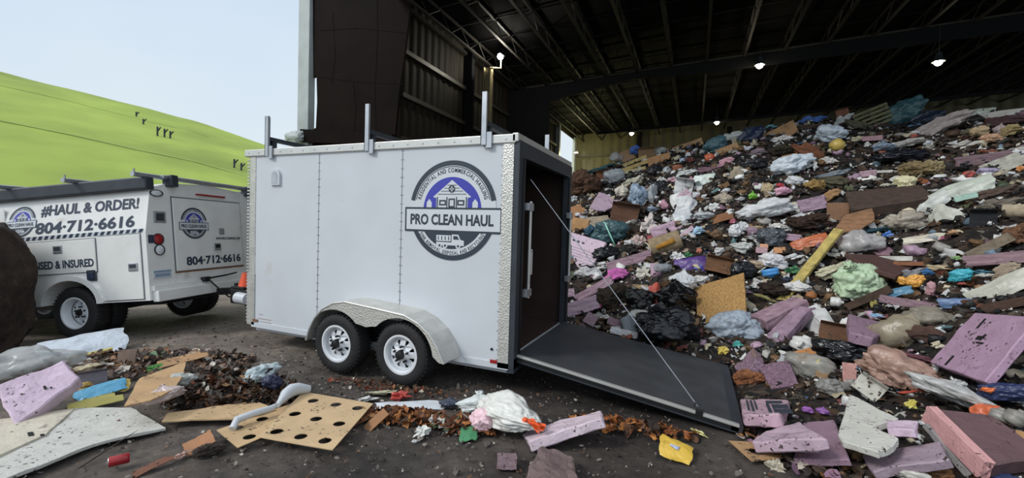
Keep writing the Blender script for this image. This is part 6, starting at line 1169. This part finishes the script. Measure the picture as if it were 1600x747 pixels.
def place(rows_, where):
    cnt = {}
    for kind, loc, rot, sc, col, lab in rows_:
        i = cnt[kind] = cnt.get(kind, -1)+1; ps = PROTO[kind]; me = ps[i % len(ps)]
        nm, cat = NAMES[kind]
        if 'plastic pot' in lab: nm, cat, me = 'plant_pot', 'pot', POT
        if 'towel' in lab: nm = 'towel'
        if 'blanket' in lab: nm = 'blanket'
        if 'cushion' in lab: nm = 'cushion'
        if 'jug' in lab: nm, cat = 'jug', 'jug'
        if 'cup,' in lab or 'crumpled cup' in lab: nm, cat = 'cup', 'cup'
        if 'wrapper' in lab or 'packet' in lab: nm, cat = 'wrapper', 'wrapper'
        if 'plush' in lab: nm, cat = 'plush_toy', 'toy'
        o = bpy.data.objects.new(nm, me); COL.objects.link(o); o.location = loc; o.rotation_euler = rot; o.scale = sc; o.color = tuple(col)+(1,)
        if kind in ('bag', 'film') and sc[2] < 1.3*sc[0] and i % 2: o.scale = (sc[0]*1.08, sc[1], sc[2]*1.1)
        if kind == 'pallet': pallet_parts(o, col)
        tag(o, lab, cat, nm.replace('_', ' ')+' pieces '+where)
POT = to_mesh(lathe_bm([(0, -1), (.62, -1), (.68, -.95), (.9, .75), (1, .75), (1, 1), (.92, 1), (.62, -.85), (0, -.88)], 32), 'plant_pot', 'o_plastic')
place(HEAP_ITEMS, 'in the heap'); place(GROUND_ITEMS, 'on the ground')
def by(txt): return next(o for o in bpy.data.objects if o.get('label', '').startswith(txt))
def part(txt, name, bm, m, col, lab=None):
    o = bpy.data.objects.new(name, to_mesh(bm, name, m)); COL.objects.link(o); o.parent = by(txt); o.color = tuple(col)+(1,)
    if lab: o['label'] = lab
    return o
def strip(pts, r, n=6): b = B(); b.tube(pts, r, n); return b.b
def lump(loc, sc, seed): bm = blob(seed, 3, f_paper); bm.transform(Matrix.Translation(loc)@Matrix.Diagonal((*sc, 1))); return bm
part('teal tied bag with green ribbon', 'ribbon', strip([(-.25, -.9, .75), (-.1, -1.15, .2), (.1, -1.2, -.4), (.3, -1.15, -1.0)], .04), 'o_plastic', (.35, .75, .6), 'pale green ribbon')
part('clear rumpled bag with yellow tag', 'tag', lump((.1, -.85, .45), (.13, .05, .25), 5), 'o_plastic', (.75, .65, .05), 'yellow tag')
part('pink box with red top', 'box_top', lump((-.3, -.3, .8), (.45, .4, .35), 6), 'o_plastic', (.5, .04, .05), 'red top')
part('black box with white mark', 'mark', lump((.35, -.95, -.2), (.14, .05, .22), 7), 'o_plastic', (.7, .7, .68), 'white mark')
part('navy and orange bag', 'bag_print', lump((-.45, -.8, .25), (.3, .2, .35), 8), 'o_plastic', (.75, .18, .05), 'orange print')
part('white plastic jug', 'jug_handle', strip([(.1, -.95, .2), (.2, -1.35, .2), (-.5, -1.35, .2), (-.6, -.95, .2)], .14), 'o_plastic', (.66, .65, .62))
part('orange jug', 'jug_cap', strip([(.85, 0, 0), (1.15, 0, 0)], .4, 10), 'o_plastic', (.8, .75, .7))
part('mint green bag', 'gathered_neck', lump((-.35, -.75, .75), (.3, .25, .28), 9), 'o_plastic', (.45, .58, .38))
part('round beige roll with amber', 'roll_core', strip([(-.6, -.85, -.15), (.6, -.9, .1)], .28, 8), 'o_cloth', (.45, .22, .03), 'amber filling')
part('yellow snack packet', 'packet_print', lump((-.1, -.3, .1), (.35, .25, .3), 11), 'o_plastic', (.5, .55, .72), 'pale blue print')

# ------------------------------------------------------------------ flat boards and foam beams at their own planes
def board(kind, loc, poly, nrm, th, col, lab, holes=()):
    n = Vector(nrm).normalized(); P_ = [Vector(p) for p in poly]; u = (P_[1]-P_[0]).normalized(); v = n.cross(u); fr = Matrix((u, v, n)).transposed().to_4x4()
    l2 = [(p.dot(u), p.dot(v)) for p in P_]; low = lab.lower()
    m = 'o_chip' if 'chipboard' in low else 'o_wood' if ('plank' in low or 'dark brown board' in low) else 'o_card' if 'cardboard' in low else 'o_foam'
    nm, cat = ('chipboard_panel', 'panel') if 'chipboard' in low else ('plank', 'plank') if 'plank' in low[:16] else ('cardboard_sheet', 'cardboard') if 'cardboard' in low[:32] and 'foam' not in low[:20] else ('foam_block', 'foam') if 'block' in low or 'brick' in low or 'box' in low or 'slab' in low else ('foam_beam', 'foam') if 'beam' in low else ('foam_sheet', 'foam') if 'foam' in low else ('board', 'board')
    b = B()
    if holes:
        t = fill2d([l2]+[[(Vector(h[:3]).dot(u)+h[3]*math.cos(a*math.pi/12), Vector(h[:3]).dot(v)+h[3]*math.sin(a*math.pi/12)) for a in range(24)] for h in holes], th); b.add(t, fr)
    else:
        t = bmesh.new(); a = [t.verts.new((x, y, 0)) for x, y in l2]; f = t.faces.new(a)
        if f.normal.z < 0: f.normal_flip()
        e = bmesh.ops.extrude_face_region(t, geom=[f]); [setattr(q_, 'co', q_.co-Vector((0, 0, th))) for q_ in e['geom'] if isinstance(q_, bmesh.types.BMVert)]
        bmesh.ops.recalc_face_normals(t, faces=t.faces[:])
        bmesh.ops.bevel(t, geom=t.edges[:], offset=min(.012, th*.12), segments=1, affect='EDGES')
        bmesh.ops.subdivide_edges(t, edges=[q_ for q_ in t.edges if q_.calc_length() > .12], cuts=5, use_grid_fill=True)
        bmesh.ops.triangulate(t, faces=[q_ for q_ in t.faces if len(q_.verts) > 4])
        r = .016 if kind == 'block' else .008
        if 'crumbling' in low: r = .03; bmesh.ops.subdivide_edges(t, edges=t.edges[:], cuts=1)
        sd_ = Vector(loc)
        for q_ in t.verts: q_.co += (noise.noise_vector(q_.co*6+sd_)+.6*noise.noise_vector(q_.co*17+sd_))*r
        b.add(t, fr)
    o = b.build(nm, m, None); o.location = loc; o.color = tuple(col)+(1,); tag(o, lab, cat, None); o['_f'] = 1
    del o['_f']; return o, fr, l2
def marks(o, fr, l2, shapes, m='ink', z=.006):
    """printed marks: rectangles given in the unit square spanned by the first, second and fourth corner"""
    p0, p1, p3 = Vector(l2[0]), Vector(l2[1]), Vector(l2[-1]); ex, ey = p1-p0, p3-p0; b = B()
    for (x0, y0, x1, y1) in shapes:
        t = bmesh.new(); vs = [p0+ex*x+ey*y for x, y in ((x0, y0), (x1, y0), (x1, y1), (x0, y1))]
        a = [t.verts.new((q_.x, q_.y, z)) for q_ in vs]; c = [t.verts.new((q_.x, q_.y, z-.006)) for q_ in vs]; t.faces.new(a); t.faces.new(c)
        for i in range(4): t.faces.new((a[i], a[(i+1) % 4], c[(i+1) % 4], c[i]))
        b.add(t, fr)
    return b.build('printed_marks', m, o)
rng = random.Random(9)
for row_ in HEAP_BOARDS:
    o, fr, l2 = board(*row_); lab = row_[-1]
    if 'faint print' in lab:
        marks(o, fr, l2, [(.1+.0*k, .30+.06*k, .75, .305+.06*k) for k in range(5)]+[(.2+.12*k, .14, .26+.12*k, .18) for k in range(3)]+[(.12, .78, .24, .9), (.32, .66, .34, .74), (.40, .66, .42, .76), (.48, .68, .50, .75)], 'steel')
    if 'black blocks' in lab:
        marks(o, fr, l2, [(.52, .15, .84, .30), (.50, .36, .56, .9), (.60, .40, .90, .62), (.60, .70, .92, .92), (.12, .1, .16, .75), (.2, .1, .24, .8), (.28, .12, .31, .7)], 'ink')
    if 'big flat pink board' in lab: marks(o, fr, l2, [(.28, .10, .31, .28), (.3, .8, .33, .98), (.42, .40, .52, .47), (.5, .36, .53, .44), (.48, .5, .6, .53)], 'dark')
    if 'salmon edge' in lab:
        b = B(); p0, p3 = Vector(l2[0]), Vector(l2[-1]); d = (p3-p0); n2 = Vector((-d.y, d.x)).normalized()*.05
        c2 = sum((Vector(q_) for q_ in l2), Vector((0, 0)))/4
        if (p0+n2-c2).length < (p0-c2).length: n2 = -n2
        t = slab_bm(3, 6, .05)
        for v in t.verts: s = (v.co.y+1)/2; q_ = p0+d*s+n2*v.co.x*.6; v.co = Vector((q_.x, q_.y, -.05+v.co.z*.065))
        b.add(t, fr); e_ = b.build('broken_edge', 'o_foam', o); e_.color = (.62, .33, .33, 1)
    if 'pink end' in lab or 'torn edge' in lab: pass
for row_ in GROUND_BOARDS:
    o, fr, l2 = board(*row_); lab = row_[6]
    if 'big pink foam slab' in lab: marks(o, fr, l2, [(.56, .42, .60, .50), (.64, .50, .67, .53), (.30, .9, .33, .92)], 'dark')
# ------------------------------------------------------------------ large tied bags and other foreground pieces
def big_bag(name, label, loc, sc, rz, mt, col, f, seed, knot=None, tie=None, tiecol=None):
    o = link(name, to_mesh(blob(seed, 5, f), name, mt)); o.location = loc; o.scale = sc; o.rotation_euler = (0, 0, rz); o.color = col+(1,); tag(o, label, 'bag')
    if tie:
        b = B(); b.lathe([(.10, -.05), (.14, 0), (.10, .05)], 'x', 14, Matrix.Translation(tie), True)
        for a in range(5):
            t = sheet_bm(a+seed, 7, 3, .3)
            for v in t.verts: v.co = Vector((.25+v.co.x*.24, v.co.y*.06+.02, v.co.z*.10*(1+v.co.x)))
            b.add(t, Matrix.Translation(tie)@Euler((a*1.3, -.5+.3*a, -.6+.35*a)).to_matrix().to_4x4())
        k = b.build('drawstring', 'o_plastic', o); k.color = tiecol+(1,); k['label'] = 'orange drawstring tuft' if tiecol[0] > .5 else 'gathered dark neck'
    return o
def f_tied(p, o):                      # lying bag gathered at +x with radiating pleats
    n = noise.fractal(p*1.0+o, 1, 2, 3); k = max(0, p.x); a = math.atan2(p.z, p.y); s = 1-.75*k**1.6
    pl_ = .07*math.sin(a*19+2*noise.noise(p*2+o))*(.25+k)
    q_ = Vector((p.x, p.y*s, p.z*s))*(1+.28*n-.10*ridge(p+o, 3.3)-.05*ridge(p+o, 8)); q_.y *= 1+pl_; q_.z *= 1+pl_
    if q_.z < -.55: q_.z = -.55-(q_.z+.55)*-.25
    return q_
big_bag('rubbish_bag', 'knotted white bag with an orange drawstring lying by the long pale pink foam beam', (.33, -.73, .15), (.38, .20, .165), -.30, 'o_plastic', (.70, .70, .66), f_tied, 81, tie=Vector((.62, -.42, .28)), tiecol=(.83, .12, .03))
b = B(); t = blob(83, 4, f_bag); b.add(t); o = b.build('plastic_bag', 'o_plastic', None, True); o.location = (.13, -.84, .10); o.scale = (.12, .10, .10); o.color = (.80, .55, .60, 1); tag(o, 'pink see-through bag pressed against the left of the knotted white bag', 'bag')
big_bag('rubbish_bag', 'shiny black bag beside the ramp, the largest black one at the foot of the heap', (1.38, 2.62, .34), (.50, .36, .30), .2, 'o_black', (.012, .013, .016), f_bag, 87, tie=Vector((-.5, -.2, .85)), tiecol=(.02, .02, .024))
# white bent plastic tube lying over the holed cardboard
b = B(); P_ = [(-1.579, -1.79, .07), (-1.613, -1.731, .11), (-1.588, -1.614, .12), (-1.544, -1.479, .12), (-1.56, -1.43, .12)]; b.tube(P_, [.026, .03, .028, .026, .02], 12); o = b.build('plastic_tube', 'white', None, True); tag(o, 'slender bent white plastic tube lying on the smaller holed cardboard sheet', 'tube')
b = B(); b.tube([(-1.57, -1.40, .11), (-1.61, -1.33, .12), (-1.67, -1.232, .13), (-1.695, -1.15, .135), (-1.688, -1.086, .13), (-1.65, -.99, .10)], [.02, .03, .052, .06, .055, .035], 16); o = b.build('plastic_tube', 'white', None, True); tag(o, 'thick white curved plastic tube at the back of the holed cardboard sheets', 'tube')
# drink can
o = thing('drink_can', 'crushed red drink can with open grey end lying on the ground at lower left', 'can', (-1.89, -2.37, .035), (0, R(90), R(62)))
b = B(); b.lathe([(.03, -.055), (.034, -.05), (.034, .045), (.028, .056)], 'z', 24); b.build('can_body', 'red', o, True)
b = B(); b.lathe([(.0, .052), (.026, .052), (.028, .057), (.03, .056)], 'z', 24); b.lathe([(0, -.05), (.026, -.05), (.03, -.056), (.032, -.053)], 'z', 24); b.build('can_end', 'galv', o, True)
# soil mound at the left edge
def f_mound(p, o): n = noise.fractal(p*1.3+o, 1, 2, 4); q_ = Vector((max(-1, min(1, p.x*1.5)), max(-1, min(1, p.y*1.5)), max(-1, min(1, p.z*1.35)))); q_.x -= .06*(q_.z+1)**1.5; return q_*(1+.10*n+.03*noise.noise(p*9+o))
o = link('soil_mound', to_mesh(blob(91, 6, f_mound), 'soil_mound', 'dirt')); o.location = (-7.33, -1.80, .62); o.scale = (.86, .62, .97); o.rotation_euler = (0, .05, .35); tag(o, 'tall dark soil-caked block standing at the left edge in front of the truck', 'soil block')
# purple and yellow tags, small parts that lie on other things stay things
b = B(); t = blob(93, 3, f_paper); b.add(t)
# leaf litter
def leaf_pile(name, label, c, rx, ry, h, n, seed, pal, wt, smin=.012, smax=.05, kind='stuff'):
    rng = np.random.default_rng(seed); r = np.sqrt(rng.random(n)); a = rng.random(n)*6.283; x, y = r*np.cos(a), r*np.sin(a); z = h*(1-r**2)*rng.uniform(.55, 1, n)+.012
    P_ = np.stack([c[0]+x*rx*math.cos(c[2])-y*ry*math.sin(c[2]), c[1]+x*rx*math.sin(c[2])+y*ry*math.cos(c[2]), z], -1); P_[:, 2] += gz(P_[:, 0]); N_ = rng.normal(size=(n, 3))*.5+np.array([0, 0, 1]); N_ /= np.linalg.norm(N_, axis=1)[:, None]
    V, F, T = litter_mesh(P_, N_, rng.uniform(smin, smax, n), palette(rng, n, pal, wt), seed+1, 4, .3); o = link(name, arrmesh(name, V, F, False, T), 'litter'); return tag(o, label, 'leaves' if 'leaf' in name or 'leaves' in name else 'litter', None, kind)
BR = ['3f2f26', '4f3a2c', '664731', '32271f', '7a583c', '5d463a', '8f7050', 'a9a49a', '7f4a2e']
bm = blob(95, 5, f_clump); o = link('soil_clump', to_mesh(bm, 'soil_clump', 'o_clump')); o.location = (-2.30, -1.28, .05); o.scale = (.44, .26, .17); o.rotation_euler = (0, 0, .55); o.color = (.045, .03, .022, 1); tag(o, 'dark damp soil core of the leaf heap left of the holed cardboard', 'soil')
leaf_pile('leaf_heap', 'heap of brown dead leaves and twigs on the ground left of the holed cardboard', (-2.30, -1.26, .55), .60, .34, .24, 1700, 41, BR+['241c17', '8a857c'], [5, 6, 5, 5, 3, 3, 2, 2, .6, 6, 2], .01, .06)
leaf_pile('dead_leaves', 'rust brown leaves strewn right of the holed cardboard sheets', (-.62, -.93, .35), .42, .14, .05, 260, 43, ['7a4a2a', '9a5f33', '5e3a26', 'b0763f', '3e2c20'], [3, 3, 2, 2, 2])
leaf_pile('dead_leaves', 'leaves and small scraps piled left of the knotted white bag', (-.06, -.86, .2), .33, .13, .08, 240, 45, ['7a4a2a', 'b0703a', '5e3a26', 'c9c6bd', '3e2c20', '3f5a3a'], [3, 3, 2, 1.5, 3, 1])
leaf_pile('dead_leaves', 'orange brown leaves scattered on the asphalt below the ramp', (1.25, -.22, .1), .55, .13, .05, 220, 47, ['8a4f26', 'a8672f', '5e3a26', '3a2b22', 'c08040'], [3, 3, 3, 3, 1], .012, .045)
leaf_pile('dead_leaves', 'rust coloured scraps lying on the ground just below the trailer wheels', (-1.15, -.42, .15), .75, .12, .02, 200, 49, ['8f3f2a', '7a4a2a', '5e3a26', '4a3d33', 'c9b9a0'], [2, 3, 3, 4, 1], .008, .03)
leaf_pile('mixed_litter', 'mixed brown litter around the printed sheet and yellow tube at far left', (-4.2, -1.15, .5), 1.3, .5, .09, 800, 51, ['5a4a42', '7a5a44', '9a8a80', '3a2f2a', 'c9c2b6', '8f6a4a'], [4, 3, 2, 4, 1, 2], .015, .06)
leaf_pile('mixed_litter', 'dark litter along the foot of the heap at bottom right of the photo', (2.75, -.25, -.6), .75, .3, .06, 420, 53, ['4a3a2e', '7a5530', 'a8703a', '2a2420', 'b8b0a2', '8a6a80'], [4, 3, 2, 5, 1.5, 1], .012, .05)
# gravel and crumbs on the yard
def yard_crumbs():
    rng = np.random.default_rng(61); n = 5200; x = np.concatenate([rng.uniform(-7, 2.6, n//2), rng.normal(-1, 1.8, n//2)]); y = np.concatenate([rng.uniform(-3.2, 1.2, n//2), rng.normal(-.9, .8, n//2)])
    keep = (y > -3.3) & (x > -9) & (np.hypot(x-CAM.x, y-CAM.y) > 1.6) & (heap_h(x, y)[1] < 0); x, y = x[keep], y[keep]; n = len(x); N_ = rng.normal(size=(n, 3))*.3+np.array([0, 0, 1]); N_ /= np.linalg.norm(N_, axis=1)[:, None]
    V, F, T = litter_mesh(np.stack([x, y, gz(x)+.006], -1), N_, rng.uniform(.004, .02, n)*np.where(rng.random(n) < .04, 2, 1), palette(rng, n, ['6b655e', '4a453f', '8a8278', '3a3430', 'b9b2a6', '6a4a33'], [4, 5, 3, 4, 1.2, 1.5]), 62, 3, .35)
    tag(link('yard_gravel', arrmesh('yard_gravel', V, F, False, T), 'litter'), 'gravel and crumbs of dirt strewn over the dark yard surface', 'gravel', None, 'stuff')
yard_crumbs()
# gas vent pipes on the green hill
def vent(az, T, h, lab):
    p = hpt(az, T); o = thing('vent_pipe', lab, 'pipe', p-Vector((0, 0, .1)), group='thin pipes on the green hill')
    b = B(); b.tube([(0, 0, 0), (0, 0, h)], .09, 6); b.build('riser', 'steel', o)
    b = B(); b.tube([(0, 0, h*.5), (.35, .1, h*.95)], .06, 6); b.build('elbow', 'steel', o)
for px, py, h, lab in ((213, 182, .6, 'tiny dark pipe near the hill crest, leftmost of the hill pipes'), (224, 193, .6, 'tiny dark pipe on the hill slope just right of the leftmost one'), (246, 212, 1.0, 'dark pipe in the middle of the hill, left of a group of three'), (257, 214, .9, 'dark pipe in the middle of the hill, centre of a group of three'), (266, 216, .8, 'dark pipe in the middle of the hill, right of a group of three'), (366, 262, .9, 'dark upright pipe on the hill just left of the trailer front, upper one'), (377, 267, .8, 'dark leaning pipe on the hill just left of the trailer front, lower one')):
    d = fw+(px-800)/674*rt2-(py-373.5)/674*up2; az = math.degrees(math.atan2(d.x, d.y)); tan = d.z/math.hypot(d.x, d.y)
    T = min((i/200 for i in range(20, 200)), key=lambda T: abs((hpt(az, T).z-CAM.z)/math.hypot(hpt(az, T).x-CAM.x, hpt(az, T).y-CAM.y)-tan)); vent(az, T, h, lab)
